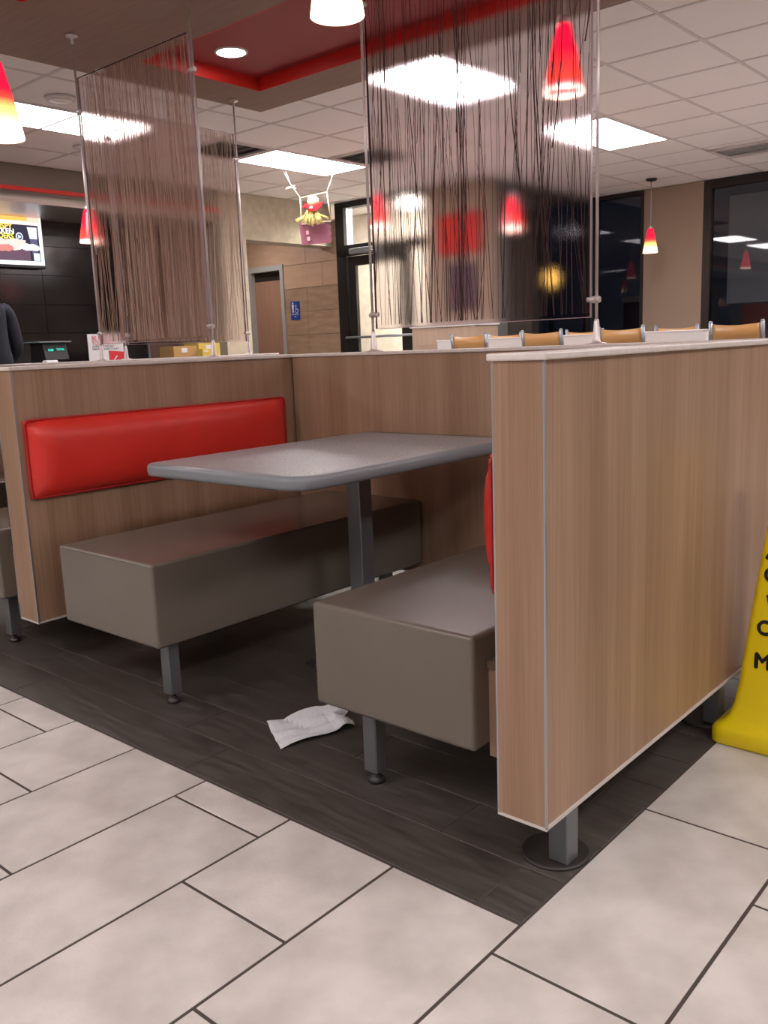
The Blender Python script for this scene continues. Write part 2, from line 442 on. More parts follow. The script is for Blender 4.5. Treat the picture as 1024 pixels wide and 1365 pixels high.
b = bmesh.new(); lathe(b, ((.115, 2.775), (.10, 2.75), (.06, 2.735), (.01, 2.73)), (-6.35, 7.5), close=True); obj('lamp_shade', b, emis('vestibule_glow', (1, .93, .80), 60), t)

# ---- left side: alcove to the restroom, bulkheads, kitchen wall
struct(box('wall_alcove_header', -7.45, -7.2, 5.59, 7.0, 2.30, 2.799, M['stucco_in']))
struct(box('wall_alcove_pier', -7.45, -7.2, 5.22, 5.59, -.0035, 2.799, M['stucco_in']))
struct(box('wall_alcove_left', -9.5, -7.45, 5.3, 5.4, -.0035, 2.799, M['taupe_wall']))
struct(box('wall_alcove_end', -9.6, -9.5, 5.3, 7.2, -.0035, 2.799, M['taupe_wall']))
struct(box('ceiling_alcove', -9.5, -7.45, 5.4, 7.0, 2.62, 2.66, M['ceiling']))
wt = struct(box('wall_alcove_tiled', -8.14, -7.12, 7.03, 7.2, -.0035, 2.62, M['light_grout']))
struct(box('wall_alcove_over_door', -9.5, -8.14, 7.03, 7.2, 2.17, 2.62, M['wall_tile_light']))
struct(box('wall_alcove_far', -9.5, -8.86, 7.03, 7.2, -.0035, 2.17, M['taupe_wall']))
zz = [.04, .34, .64, .94, 1.24, 1.54, 1.84, 2.14, 2.44, 2.62]
for zi, (za, zb) in enumerate(zip(zz, zz[1:])):
    xs = [-8.135, -7.714, -7.125] if zi < 6 else ([-8.135, -7.714, -7.125] if zi % 2 else [-8.135, -7.42, -7.125])
    for xa, xb in zip(xs, xs[1:]):
        mm = M['wall_tile_dark'] if (zi < 6) else M['wall_tile_light']
        obj('wall_tile', bx(bmesh.new(), xa + .002, xb - .002, 7.015, 7.0299, za + .002, zb - .002, .002, 1), mm, wt)
dd = struct(box('door_2', -8.80, -8.20, 7.08, 7.12, .01, 1.98, M['door_wood']))
box('door_frame_head', -8.86, -8.14, 7.0, 7.13, 2.10, 2.17, M['door_frame'], dd)
box('door_frame_jamb', -8.86, -8.80, 7.0, 7.13, 0, 2.10, M['door_frame'], dd)
box('door_frame_jamb', -8.20, -8.14, 7.0, 7.13, 0, 2.10, M['door_frame'], dd)
box('door_top_gap', -8.80, -8.20, 7.09, 7.12, 1.98, 2.10, M['bronze'], dd)
box('door_kick_edge', -8.222, -8.20, 7.07, 7.08, .01, 1.25, M['dark'], dd)

# kitchen wall of black tiles with steel end trim
kw = struct(box('wall_kitchen', -8.35, -8.22, -4.6, 4.85, -.0035, 2.6, M['light_grout']))
ys = [4.846 - .61 * i for i in range(9)]
for za, zb in ((.72, 1.02), (1.02, 1.326), (1.326, 1.62), (1.62, 1.92), (1.92, 2.22), (2.22, 2.52)):
    for ya, yb in zip(ys[1:], ys):
        box('wall_tile', -8.2199, -8.20, ya + .003, yb - .003, za + .003, zb - .003, M['kitchen_tile'], kw)
box('end_trim', -8.22, -8.19, 4.85, 4.875, 0, 2.6, M['chair_metal'], kw)
struct(box('wall_kitchen_brown', -8.35, -8.22, 4.875, 5.3, -.0035, 2.6, mat('brown_panel', (.17, .10, .075), .6)))
bk = struct(box('trim_bulkhead', -8.6, -7.2, -4.6, 5.22, 2.60, 2.799, M['grey_wall']))
box('red_band', -8.3, -7.17, -4.6, 5.22, 2.565, 2.60, M['red_bright'], bk)
b = bmesh.new()
pts = [(-7.19 - .10 * math.sin(a), 2.565 - .085 * (1 - math.cos(a))) for a in [i * math.pi / 12 for i in range(7)]]
pts += [(-8.2, pts[-1][1]), (-8.2, 2.565)]
prism(b, pts, 'y', -4.6, 5.22); obj('steel_cove', b, mat('brushed_cove', (.55, .48, .45), .35, .7), bk)

# exterior ground
struct(box('trim_exterior_ground', -14, 8, 9.6, 26, -.1, -.02, M['asphalt']))

# ---- dropped soffit with red trays
SZ = 2.70
so = struct(obj('trim_soffit', bmesh.new(), M['soffit']))
sb = bmesh.new()
SX0, SX1, SY0, SY1 = -4.16, 1.2, -1.2, 3.17
trays = ((-3.78, .6, 1.92, 2.83), (-3.40, .6, .02, 1.03))
xs = sorted({SX0, SX1, -3.78, -3.40, .6}); ysx = sorted({SY0, SY1, 1.92, 2.83, .02, 1.03})
for xa, xb in zip(xs, xs[1:]):
    for ya, yb in zip(ysx, ysx[1:]):
        cx, cy = (xa + xb) / 2, (ya + yb) / 2
        if any(a < cx < c and e < cy < f for a, c, e, f in trays): continue
        bx(sb, xa, xb, ya, yb, SZ, 2.7984)
bmesh.ops.remove_doubles(sb, verts=sb.verts[:], dist=1e-4)
sb.to_mesh(so.data); sb.free()
for a, c, e, f in trays:
    tr = box('tray_top', a, c, e, f, 2.779, 2.797, M['red_paint'], so)
    for q in ((a, a + .006, e, f), (c - .006, c, e, f), (a, c, e, e + .006), (a, c, f - .006, f)):
        box('tray_side', *q, SZ - .001, 2.779, M['red_bright'], so)

# ================================================================= CEILING THINGS
names = {(-5.6275, 2.48): 'long lit ceiling panel at the left above the menu screen', (-5.6275, 5.0): 'lit ceiling panel above the hanging scarecrow, between the two dark vents',
         (-3.0875, 3.74): 'large lit ceiling panel seen through the twig screen, right behind the soffit edge', (-3.0875, 6.26): 'lit ceiling panel to the right of the twig screen rod, nearest the beige pier'}
for cx, cy in ALLT:
    vis = (cx, cy) in names
    t = thing('ceiling_light', names.get((cx, cy), 'lit ceiling panel outside the picture'), 'ceiling light', (cx, cy, 2.8), 'lit ceiling panels' if not vis else 'fluorescent ceiling panels')
    if not vis: t['label'] = 'unseen fluorescent ceiling panel in the near part of the room behind or beside the viewer'
    b = bmesh.new(); hx, hy = GXS / 2 - .014, GYS - .014
    bx(b, cx - hx, cx + hx, cy - hy, cy - hy + .02, 2.797, 2.812); bx(b, cx - hx, cx + hx, cy + hy - .02, cy + hy, 2.797, 2.812)
    bx(b, cx - hx, cx - hx + .02, cy - hy + .02, cy + hy - .02, 2.797, 2.812); bx(b, cx + hx - .02, cx + hx, cy - hy + .02, cy + hy - .02, 2.797, 2.812)
    obj('light_frame', b, M['tee'], t)
    box('diffuser', cx - hx + .02, cx + hx - .02, cy - hy + .02, cy + hy - .02, 2.799, 2.809, M['troffer'], t)
for (cx, cy), lb in zip(VENTS, ('dark slotted ceiling vent left of the scarecrow, beside the small reed screen', 'dark slotted ceiling vent right of the scarecrow, beside the lit panel', 'pale louvred ceiling vent at the far right, above the right window')):
    t = thing('ceiling_vent', lb, 'vent', (cx, cy, 2.8))
    b = bmesh.new(); h = .295; hy = .295 if cy < 7 else .27
    for q in ((-h, h, -hy, -hy + .03), (-h, h, hy - .03, hy), (-h, -h + .03, -hy + .03, hy - .03), (h - .03, h, -hy + .03, hy - .03)):
        bx(b, cx + q[0], cx + q[1], cy + q[2], cy + q[3], 2.794, 2.812)
    obj('vent_frame', b, M['tee'], t)
    box('vent_box', cx - h + .03, cx + h - .03, cy - hy + .03, cy + hy - .03, 2.809, 2.812, M['dark'] if cy < 7 else M['tee'], t)
    for k in range(5):
        yy = cy - hy + .07 + k * (2 * hy - .14) / 4
        b = bmesh.new(); prism(b, [(yy - .02, 2.796), (yy - .017, 2.796), (yy + .02, 2.806), (yy + .017, 2.806)], 'x', cx - h + .03, cx + h - .03)
        obj('slat', b, M['metal'], t)
t = thing('ceiling_speaker', 'round flat ceiling speaker above the long lit panel at the left', 'speaker', (-5.053, 2.158 + .0, 2.8))
b = bmesh.new(); lathe(b, ((.10, 2.799), (.10, 2.785), (.085, 2.78)), (-5.05, 2.16), close=True); obj('speaker_rim', b, M['tee'], t)
b = bmesh.new(); lathe(b, ((.08, 2.779), (.04, 2.776), (.01, 2.775)), (-5.05, 2.16), close=True); obj('grille', b, M['ceiling'], t)
for (x, y), lb in (((-3.496, 2.363), 'round recessed downlight shining in the red soffit tray'), ((-1.75, 2.37), 'round recessed downlight in the red tray, behind the top of the twig screen'), ((-2.6, .52), 'recessed downlight in the nearer red tray above the left booth'), ((-.5, .52), 'recessed downlight in the nearer red tray above the right partition')):
    t = thing('downlight', lb, 'downlight', (x, y, 2.779))
    b = bmesh.new(); lathe(b, ((.098, 2.779), (.098, 2.772), (.085, 2.770), (.085, 2.779)), (x, y)); obj('rim', b, M['white'], t)
    b = bmesh.new(); lathe(b, ((.084, 2.778), (.084, 2.773), (.02, 2.771)), (x, y), close=True); obj('lens', b, M['can'], t)
t = thing('downlight', 'unseen downlight added to brighten the restroom alcove, hidden by the stucco header', 'downlight', (-8.3, 6.3, 2.62))  # added fill for the dark alcove, no fitting in view
b = bmesh.new(); lathe(b, ((.10, 2.6195), (.10, 2.61), (.085, 2.608), (.085, 2.6195)), (-8.3, 6.3)); obj('rim', b, M['white'], t)
b = bmesh.new(); lathe(b, ((.084, 2.618), (.084, 2.612), (.02, 2.61)), (-8.3, 6.3), close=True); obj('lens', b, emis('alcove_fill_glow', (1, .92, .85), 130), t)

# ---- pendants: origin at the shade's bottom rim
def pendant_mat(name, bot, mid, p2=.30, p3=.50):
    m = bpy.data.materials.new(name); m.use_nodes = True; nt = m.node_tree; b = nt.nodes['Principled BSDF']
    tc = nt.nodes.new('ShaderNodeTexCoord'); sp = nt.nodes.new('ShaderNodeSeparateXYZ'); nt.links.new(tc.outputs['Object'], sp.inputs[0])
    mr = nt.nodes.new('ShaderNodeMapRange'); mr.inputs['From Max'].default_value = .27; nt.links.new(sp.outputs['Z'], mr.inputs[0])
    r = nt.nodes.new('ShaderNodeValToRGB'); e = r.color_ramp.elements
    e[0].position = 0; e[0].color = (*bot, 1); e[1].position = .62; e[1].color = (.85, .004, .03, 1)
    k = e.new(p2); k.color = (*mid, 1)
    k = e.new(p3); k.color = (.95, .05, .03, 1)
    nt.links.new(mr.outputs[0], r.inputs[0]); nt.links.new(r.outputs[0], b.inputs['Emission Color']); b.inputs['Emission Strength'].default_value = 1.5
    b.inputs['Base Color'].default_value = (.55, .01, .02, 1); b.inputs['Roughness'].default_value = .2
    return m
PM = pendant_mat('red_ombre_glass', (2.2, 1.7, 1.0), (1.15, .75, .20))
PM2 = pendant_mat('deep_red_glass', (2.2, 1.8, 1.4), (1.0, .10, .12), .10, .16)
def pendant(loc, zc, label, pm=None):
    t = thing('pendant_lamp', label, 'pendant lamp', loc, 'red glass pendant lamps')
    b = bmesh.new(); lathe(b, ((.083, 0), (.082, .01), (.074, .06), (.056, .15), (.036, .235), (.030, .262), (.022, .27)), n=28)
    lathe(b, ((.022, .268), (.028, .26), (.034, .233), (.054, .148), (.072, .06), (.080, .01), (.083, 0)), n=28)
    obj('lamp_shade', b, pm or PM, t, local=True)
    b = bmesh.new(); lathe(b, ((.024, .262), (.024, .285), (.014, .30), (.006, .305)), n=16, close=True); obj('socket_cap', b, M['chrome'], t, local=True)
    b = bmesh.new(); lathe(b, ((.01, .20), (.03, .165), (.036, .13), (.03, .10), (.012, .085)), n=16, close=True); obj('bulb', b, M['bulb'], t, local=True)
    b = bmesh.new(); tube(b, (0, 0, .30), (0, 0, zc - loc[2] - .02), .004, n=8); obj('cord', b, M['chrome'], t, local=True)
    b = bmesh.new(); lathe(b, ((.012, zc - loc[2] - .03), (.055, zc - loc[2] - .02), (.065, zc - loc[2] - .001)), n=20, close=True); obj('canopy', b, M['bronze'] if loc[1] > 8 else M['tee'], t, local=True)
    return t
pendant((-3.786, 8.698, 1.991), 2.799, 'small red glass pendant lamp hanging in front of the beige pier between the windows')
pendant((-2.553, .411, 1.866), 2.779, 'red glass pendant lamp cut off by the left edge of the picture')
pendant((-1.207, .824, 2.045), 2.779, 'glowing pendant lamp cut off by the top edge, above the booth table')
pendant((-1.203, 2.185, 2.059), 2.779, 'big red pendant lamp seen through the upper right of the twig screen', PM2)
pendant((-3.343 - 1.2, 3.434 + 1.4, 2.08), 2.799, 'red pendant lamp blurred behind the left side of the twig screen', PM2)
pendant((-3.65, 5.6, 2.02), 2.799, 'red pendant lamp blurred behind the twig screen, right of the red wall picture', PM2)
pendant((-6.25, 3.02, 2.02), 2.799, 'red pendant lamp peeping out at the left edge of the tall reed screen', PM2)

# ================================================================= BOOTH
ZB, H, CAPT = .1545, 1.022, .013
T = .109
def leg(parent, x, y, z1, s=.045, plate=True, m=None):
    l = box('leg', x - s / 2, x + s / 2, y - s / 2, y + s / 2, .03 if not plate else .006, z1, m or M['metal'], parent, .003, 1)
    b = bmesh.new()
    if plate: lathe(b, ((.072, .0), (.072, .003), (.068, .006)), (x - .03, y + .018), close=True)
    else: lathe(b, ((.021, 0), (.022, .008), (.012, .016), (.008, .018), (.008, .03)), (x, y), close=True)
    obj('floor_plate' if plate else 'foot', b, M['plate'] if plate else M['foot'], l)
    return l
def partition(name, x0, x1, y0, y1, label, front=True, legs=(), trims=True, cap=(0, 0, 0, 0), ax='y', zb=ZB, grp=None):
    t = thing(name, label, 'partition', ((x0 + x1) / 2, (y0 + y1) / 2, 0), grp)
    e = .004
    if ax == 'y':
        box('side_panel', x0 + e, (x0 + x1) / 2, y0 + e, y1, zb + e, H, M['wood'], t)
        box('side_panel', (x0 + x1) / 2, x1 - e, y0 + e, y1, zb + e, H, M['wood'], t)
        box('end_panel', x0 + e, x1 - e, y0 + .0005, y0 + e, zb + e, H, M['wood'], t)
        for q in (x0, x1 - e): box('corner_trim', q, q + e, y0, y0 + e + .001, zb + .003, H, M['edge'], t)
        for q in (x0, x1 - e): box('bottom_trim', q, q + e, y0 + e, y1, zb, zb + .0065, M['edge_white'], t)
        box('bottom_trim', x0, x1, y0, y0 + e, zb - .001, zb + .0055, M['edge_white'], t)
    else:
        box('side_panel', x0, x1, y0 + .001, (y0 + y1) / 2, zb + e, H, M['wood'], t)
        box('side_panel', x0, x1, (y0 + y1) / 2, y1 - .001, zb + e, H, M['wood'], t)
        box('bottom_trim', x0, x1, y0, y1, zb - .001, zb + .004, M['edge_white'], t)
    box('cap', x0 - cap[0], x1 + cap[1], y0 - cap[2], y1 + cap[3], H, H + CAPT, M['cap'], t, .003, 2)
    for lx, ly in legs: leg(t, lx, ly, zb)
    return t
def pad(parent, face, y0, y1, z0, z1, sgn, thick=.05):
    """padded vinyl backrest on a partition's face; sgn = side it bulges to"""
    b = bmesh.new(); n, mz = 24, 10; rows = []
    for j in range(mz + 1):
        row = []
        for i in range(n + 1):
            u, v = i / n, j / mz
            uu = y0 + (y1 - y0) * u; vv = z0 + (z1 - z0) * v
            du = min(u, 1 - u) * (y1 - y0); dv = min(v, 1 - v) * (z1 - z0)
            f = (1 - math.exp(-du / .022)) * (1 - math.exp(-dv / .022)) + .10 * math.sin(math.pi * v) ** .7 * min(1, du / .1)
            r = .022   # rounded corners
            if du < r and dv < r:
                k = r - math.hypot(r - du, r - dv)
            row.append(b.verts.new((face + sgn * (.012 + (thick - .012) * f), uu, vv)))
        rows.append(row)
    for A, B in zip(rows, rows[1:]):
        for i in range(n):
            b.faces.new((A[i], A[i + 1], B[i + 1], B[i]))
    edge = [e for e in b.edges if e.is_boundary]
    r = bmesh.ops.extrude_edge_only(b, edges=edge)
    for v in [g for g in r['geom'] if isinstance(g, bmesh.types.BMVert)]: v.co.x = face
    bmesh.ops.recalc_face_normals(b, faces=b.faces[:])
    for f in b.faces: f.smooth = True
    p = obj('backrest_pad', b, M['red_vinyl'], parent)
    q = bmesh.new(); rr = .0045; X = face + sgn * .012
    R = .018; P = []
    for cx, cy, a0 in ((y1 - R, z1 - R, 0), (y0 + R, z1 - R, 90), (y0 + R, z0 + R, 180), (y1 - R, z0 + R, 270)):
        for a in range(0, 91, 30): P.append((X, cx + R * math.cos(math.radians(a0 + a)), cy + R * math.sin(math.radians(a0 + a))))
    for a, c in zip(P, P[1:] + P[:1]): tube(q, a, c, rr, n=6, cap=False)
    obj('piping', q, M['piping'], p)
    return p

pr = partition('booth_partition', -T, 0, 0, 2.6, 'tall oak-veneer partition at the right, its end post nearest the viewer', legs=[(-.052, .152), (-.06, .985), (-.06, 1.9)], cap=(.007, .006, .006, 0))
pad(pr, -T, .012, 1.28, .592, .855, -1, .067)
pl = partition('booth_partition', -2.197, -2.073, .103, 1.475, 'oak-veneer partition at the left with the full red backrest in view', legs=[(-2.135, .9)], cap=(.006, .006, .006, 0))
pad(pl, -2.073, .125, 1.30, .592, .855, 1)
bw = partition('back_partition', -2.066, -T - .002, 1.365, 1.475, 'low oak-veneer wall closing the booth behind the grey table', ax='x', zb=ZB, legs=[(-1.1, 1.42)], cap=(0, 0, .006, .006))
partition('back_partition', -4.17, -2.204, 1.365, 1.475, 'low oak-veneer wall left of the red-backed partition, carrying the tall reed screen', ax='x', legs=[(-3.2, 1.42)], cap=(0, 0, .006, .006))
pf = partition('booth_partition', -4.29, -4.177, .103, 1.475, 'far left partition beyond the neighbouring booth, almost hidden', legs=[(-4.23, .3), (-4.23, 1.3)], cap=(.006, .006, .006, 0))
pr3 = partition('booth_partition', -4.105, -3.995, 1.485, 3.05, 'low oak-veneer wall behind the left booth, under the small reed screen', legs=[(-4.05, 1.7), (-4.05, 2.9)], cap=(.006, .006, .006, .006))
box('seam_gap_shade', -2.073, -2.0665, 1.37, 1.376, ZB, H, M['dark'], bw)  # dark strip stands in for the shade in the open seam

def bench(x0, x1, y0, y1, sx0, sx1, legs, label, sy=.055):
    t = thing('booth_bench', label, 'bench', ((x0 + x1) / 2, (y0 + y1) / 2, 0))
    b = bx(bmesh.new(), x0, x1, y0, y1, .199, .457, .011, 4)
    for f in b.faces: f.smooth = True
    s = obj('seat', b, M['bench'], t)
    # the small raised lip moulded round the seat's top
    bx_ = bmesh.new()
    m = s.modifiers.new('wn', 'WEIGHTED_NORMAL'); m.keep_sharp = False
    bx_.free()
    box('support_panel', sx0, sx1, y0 + sy, y1, .175, .375, M['wood'], t)
    box('support_top', sx0, sx1, y0 + sy - .005, y1, .375, .392, M['bronze'] if False else mat('dark_ply_edge', (.16, .10, .07), .6), t)  # darker brown strip along the top of the support
    for lx, ly in legs: leg(t, lx, ly, .2, .042, plate=False)
    return t
bench(-.7125, -.237, .107, 1.36, -.237, -T - .001, [(-.588, .178), (-.588, 1.2)], 'right taupe moulded bench beside the tall partition, seat worn shiny in front')
bench(-1.889, -1.371, .106, 1.36, -2.072, -1.889, [(-1.43, .185), (-1.43, 1.2), ], 'left taupe moulded bench under the full red backrest', sy=.45)
bench(-2.80, -2.325, .106, 1.36, -2.325, -2.198, [(-2.44, .185), (-2.44, 1.2)], 'taupe bench end peeping out left of the left partition')
bench(-4.05, -3.57, .106, 1.36, -4.176, -4.05, [(-3.7, .185), (-3.7, 1.2)], 'shadowed bench deep in the neighbouring booth at the left edge')

# ---- booth table
t = thing('booth_table', 'grey laminate booth table with rounded corners on a square post', 'table', (-1.2, .80, 0))
def rrect(x0, x1, y0, y1, r, n=8, rb=None):
    P = []
    for cx, cy, a0, q in ((x1, y1, 0, .01), (x0, y1, 90, .01), (x0, y0, 180, r * .45), (x1, y0, 270, r)):
        sx = -1 if cx == x1 else 1; sy = -1 if cy == y1 else 1
        for i in range(n + 1):
            a = math.radians(a0 + 90 * i / n); P.append((cx + sx * q + q * math.cos(a), cy + sy * q + q * math.sin(a)))
    return P
X0, X1, Y0, Y1, ZT = -1.606, -.89, .262, 1.318, .722
P = rrect(X0, X1, Y0, Y1, .085)
b = bmesh.new(); rings = []
def inset(P, d):
    n = len(P); out = []
    for i in range(n):
        a = Vector(P[i - 1]); c = Vector(P[(i + 1) % n]); tdir = (c - a).normalized(); nrm = Vector((-tdir.y, tdir.x)); out.append(Vector(P[i]) + nrm * d)
    return out
for d, z in ((.030, ZT - .040), (.010, ZT - .040), (.002, ZT - .035), (0, ZT - .024), (0, ZT - .014), (.003, ZT - .005), (.010, ZT), (.022, ZT)):
    rings.append([b.verts.new((p[0], p[1], z)) for p in inset(P, d)])
for A, B in zip(rings, rings[1:]):
    for i in range(len(A)):
        f = b.faces.new((A[i], A[(i + 1) % len(A)], B[(i + 1) % len(A)], B[i])); f.smooth = True
obj('edge_band', b, M['table_edge'], t)
b = bmesh.new(); prism(b, [tuple(p) for p in inset(P, .0218)], 'z', ZT - .039, ZT + .0003); obj('tabletop', b, M['table'], t)
box('post', -1.212, -1.152, .77, .83, .008, ZT - .05, M['metal'], t, .004, 2)
box('top_plate', -1.30, -1.06, .65, .95, ZT - .05, ZT - .041, M['foot'], t)
box('base_plate', -1.33, -1.03, .65, .95, 0, .008, M['foot'], t, .003, 1)

# table of the neighbouring booth (mostly hidden)
t = thing('booth_table', 'second grey booth table standing in the neighbouring booth, hidden by the left partition', 'table', (-3.18, .8, 0))
b = bmesh.new(); prism(b, rrect(-3.45, -2.92, .262, 1.318, .06), 'z', ZT - .035, ZT); obj('tabletop', b, M['table'], t)
box('post', -3.21, -3.15, .77, .83, .008, ZT - .036, M['metal'], t, .004, 2)
box('base_plate', -3.33, -3.03, .65, .95, 0, .008, M['foot'], t, .003, 1)

# ================================================================= SCREENS
ZP0, ZP1 = 1.125, 2.485
def screen(name, ax, a0, a1, p, label, n, width, tmat, resin, seed, ztop=ZP1, rodtop=SZ, zb=H + CAPT):
    """resin panel between two steel rods; twigs run up its front face"""
    rnd = random.Random(seed)
    loc = ((a0 + a1) / 2, p, zb) if ax == 'x' else (p, (a0 + a1) / 2, zb)
    t = thing(name, label, 'screen', loc)
    th = .006
    def pt(a, q, z): return (a, p + q, z) if ax == 'x' else (p - q, a, z)
    i0, i1 = a0 + .022, a1 - .022
    if ax == 'x': pn = box('resin_panel', i0, i1, p - th, p + th, ZP0, ztop, resin, t)
    else: pn = box('resin_panel', p - th, p + th, i0, i1, ZP0, ztop, resin, t)
    for e0, e1, z0, z1 in ((i0 - .002, i0, ZP0 - .002, ztop + .002), (i1, i1 + .002, ZP0 - .002, ztop + .002), (i0, i1, ztop, ztop + .002), (i0, i1, ZP0 - .002, ZP0)):
        if ax == 'x': box('panel_edge', e0, e1, p - th, p + th, z0, z1, M['resin_edge'], pn)
        else: box('panel_edge', p - th, p + th, e0, e1, z0, z1, M['resin_edge'], pn)
    b = bmesh.new()
    for k in range(n):
        a = rnd.uniform(i0 + .01, i1 - .01); z0 = ZP0 + .012; z1 = ztop - .01
        r_ = rnd.random()
        if r_ < .35: z1 = rnd.uniform(z0 + .5, z1)
        elif r_ < .6: z0 = rnd.uniform(z0, z1 - .4)
        lean = rnd.gauss(0, .05 if tmat is M['twig'] else .03); bend = rnd.gauss(0, .02); w_ = width * rnd.choice((.5, .7, .7, 1, 1, 1.6)); prev = None
        N = 9
        for i in range(N + 1):
            s = i / N; z = z0 + (z1 - z0) * s
            aa = a + lean * (z - 1.8) + bend * math.sin(s * 3.1) + rnd.gauss(0, .0012)
            aa = min(max(aa, i0 + .004), i1 - .004); ww = w_ * (1 - .5 * s)
            cur = [b.verts.new(pt(aa - ww, -th - .0002, z)), b.verts.new(pt(aa, -th - .0016, z)), b.verts.new(pt(aa + ww, -th - .0002, z))]
            if prev:
                b.faces.new((prev[0], prev[1], cur[1], cur[0])); b.faces.new((prev[1], prev[2], cur[2], cur[1]))
                b.faces.new((prev[0], cur[0], cur[2], prev[2]))
            prev = cur
    o = obj('twig_inlay', b, tmat, pn); o['kind'] = 'stuff'
    for a, s in ((a0, 1), (a1, -1)):
        b = bmesh.new(); tube(b, pt(a, 0, zb + .012), pt(a, 0, rodtop - .006), .0052, n=10)
        rd = obj('rod', b, M['chrome'], t)
        b = bmesh.new(); c = pt(a, 0, 0)
        lathe(b, ((.034, zb + .0002), (.034, zb + .003), (.016, zb + .006), (.013, zb + .012), (.0085, zb + .075), (.006, zb + .082)), (c[0], c[1]), n=16, close=True)
        obj('rod_base', b, M['chrome'], t)
        b = bmesh.new(); lathe(b, ((.008, rodtop - .045), (.008, rodtop - .012), (.03, rodtop - .009), (.032, rodtop - .0005)), (c[0], c[1]), n=16, close=True)
        obj('ceiling_rose', b, M['chrome'], t)
        for z in (ZP0 + .055, ztop - .16):
            b = bmesh.new(); q0 = pt(a - s * .012, 0, z); q1 = pt(a + s * .034, 0, z)
            tube(b, q0, pt(a + s * .002, 0, z), .010, .013, n=12); tube(b, pt(a + s * .002, 0, z), q1, .013, .008, n=12)
            obj('clip', b, M['chrome'], t)
    return t
screen('twig_screen', 'x', -1.64, -.648, 1.42, 'clear resin screen with long dark twigs, hanging over the back wall right of the scarecrow', 150, .0016, M['twig'], M['resin'], 3)
screen('reed_screen', 'x', -3.645, -2.668, 1.42, 'tall resin screen packed with brown reeds above the left partition', 210, .0017, M['twig_light'], M['resin_b'], 5)
screen('reed_screen', 'y', 1.84, 2.83, -4.05, 'smaller pale reed screen set at a right angle behind the tall reed screen', 190, .0018, mat('pale_reed', (.50, .37, .29), .7), M['resin_b'], 9)

# ================================================================= NAPKIN
t = bmesh.new(); rnd = random.Random(4)
nx_, ny_ = 22, 9; grid = []
O0, A, Bv = Vector((-.906, .150)), Vector((-.150, .075)), Vector((.055, .205))
# long axis runs from (-1.06,.24)/( -.91,.16) to (-.98,.42)/(-.86,.37)
for i in range(nx_ + 1):
    row = []
    for j in range(ny_ + 1):
        u, v = i / nx_, j / ny_
        wv = .80 - .18 * max(0, u - .70) / .30
        p = O0 + Bv * u * 1.12 + A * (v * wv + .03 * math.sin(u * 7))
        if u > .86 and v > .45: p += Bv * -.05 * (1 if v < .7 else -.9)
        z = .004 + .010 * abs(math.sin(u * 5 + v * 2)) * (0.3 + v) + .006 * abs(math.sin(v * 9 + u * 3)) + rnd.uniform(0, .0012) + (.014 * (v - .7) / .3 if v > .7 else 0)
        if u > .75: z += .010 * math.sin((u - .75) * 14)
        row.append(t.verts.new((p.x, p.y, max(z, .002))))
    grid.append(row)
for Aq, Bq in zip(grid, grid[1:]):
    for j in range(ny_): t.faces.new((Aq[j], Aq[j + 1], Bq[j + 1], Bq[j]))
bmesh.ops.recalc_face_normals(t, faces=t.faces[:])
nap = obj('paper_napkin', t, M['paper'], loc=(-.98, .28, 0)); md = nap.modifiers.new('s', 'SOLIDIFY'); md.thickness = .0015; md.offset = 1
tag(nap, 'crumpled white paper napkin lying on the dark plank floor between the benches', 'napkin')

# ================================================================= WET FLOOR SIGN
t = thing('wet_floor_sign', 'yellow plastic caution cone sign leaning at the right edge beside the tall partition', 'floor sign', (.16, .93, 0))
def ring(b, hw, hd, z, r, cx=.178, cy=.985, n=5):
    P = []
    for sx, sy, a0 in ((1, 1, 0), (-1, 1, 90), (-1, -1, 180), (1, -1, 270)):
        for i in range(n + 1):
            a = math.radians(a0 + 90 * i / n); P.append(b.verts.new((cx + sx * (hw - r) + r * math.cos(a), cy + sy * (hd - r) + r * math.sin(a), z)))
    return P
b = bmesh.new(); R = []
for hw, hd, z, r in ((.196, .118, .001, .02), (.202, .124, .006, .025), (.202, .124, .040, .025), (.196, .118, .050, .022), (.180, .104, .058, .02), (.168, .094, .075, .02), (.158, .085, .11, .018), (.150, .079, .16, .018), (.134, .066, .32, .018), (.092, .036, .70, .016), (.085, .030, .76, .014), (.05, .014, .785, .008)):
    R.append(ring(b, hw, hd, z, r))
for Aq, Bq in zip(R, R[1:]):
    for i in range(len(Aq)):
        f = b.faces.new((Aq[i], Aq[(i + 1) % len(Aq)], Bq[(i + 1) % len(Aq)], Bq[i])); f.smooth = True
b.faces.new(R[-1]); b.faces.new(R[0][::-1])
obj('sign_body', b, M['yellow'], t)
def fy(z):   # front face of the cone at height z
    return .985 - (.079 + (.036 - .079) * (z - .16) / .54) - .0012
tilt = math.atan2(.043, .54)
def sm(x, z): return Matrix.Translation((x, fy(z), z)) @ Matrix.Rotation(math.pi / 2 - tilt, 4, 'X')
for s, z, sz, w_ in (('CAUTION', .437, .052, .196), ('WET FLOOR', .368, .050, .180), ('CUIDADO', .300, .052, .215), ('MOJADO', .212, .056, .218)):
    text('lettering', s, sz, M['ink'], t, sm(.178, z), fit=w_, bold=.0022)
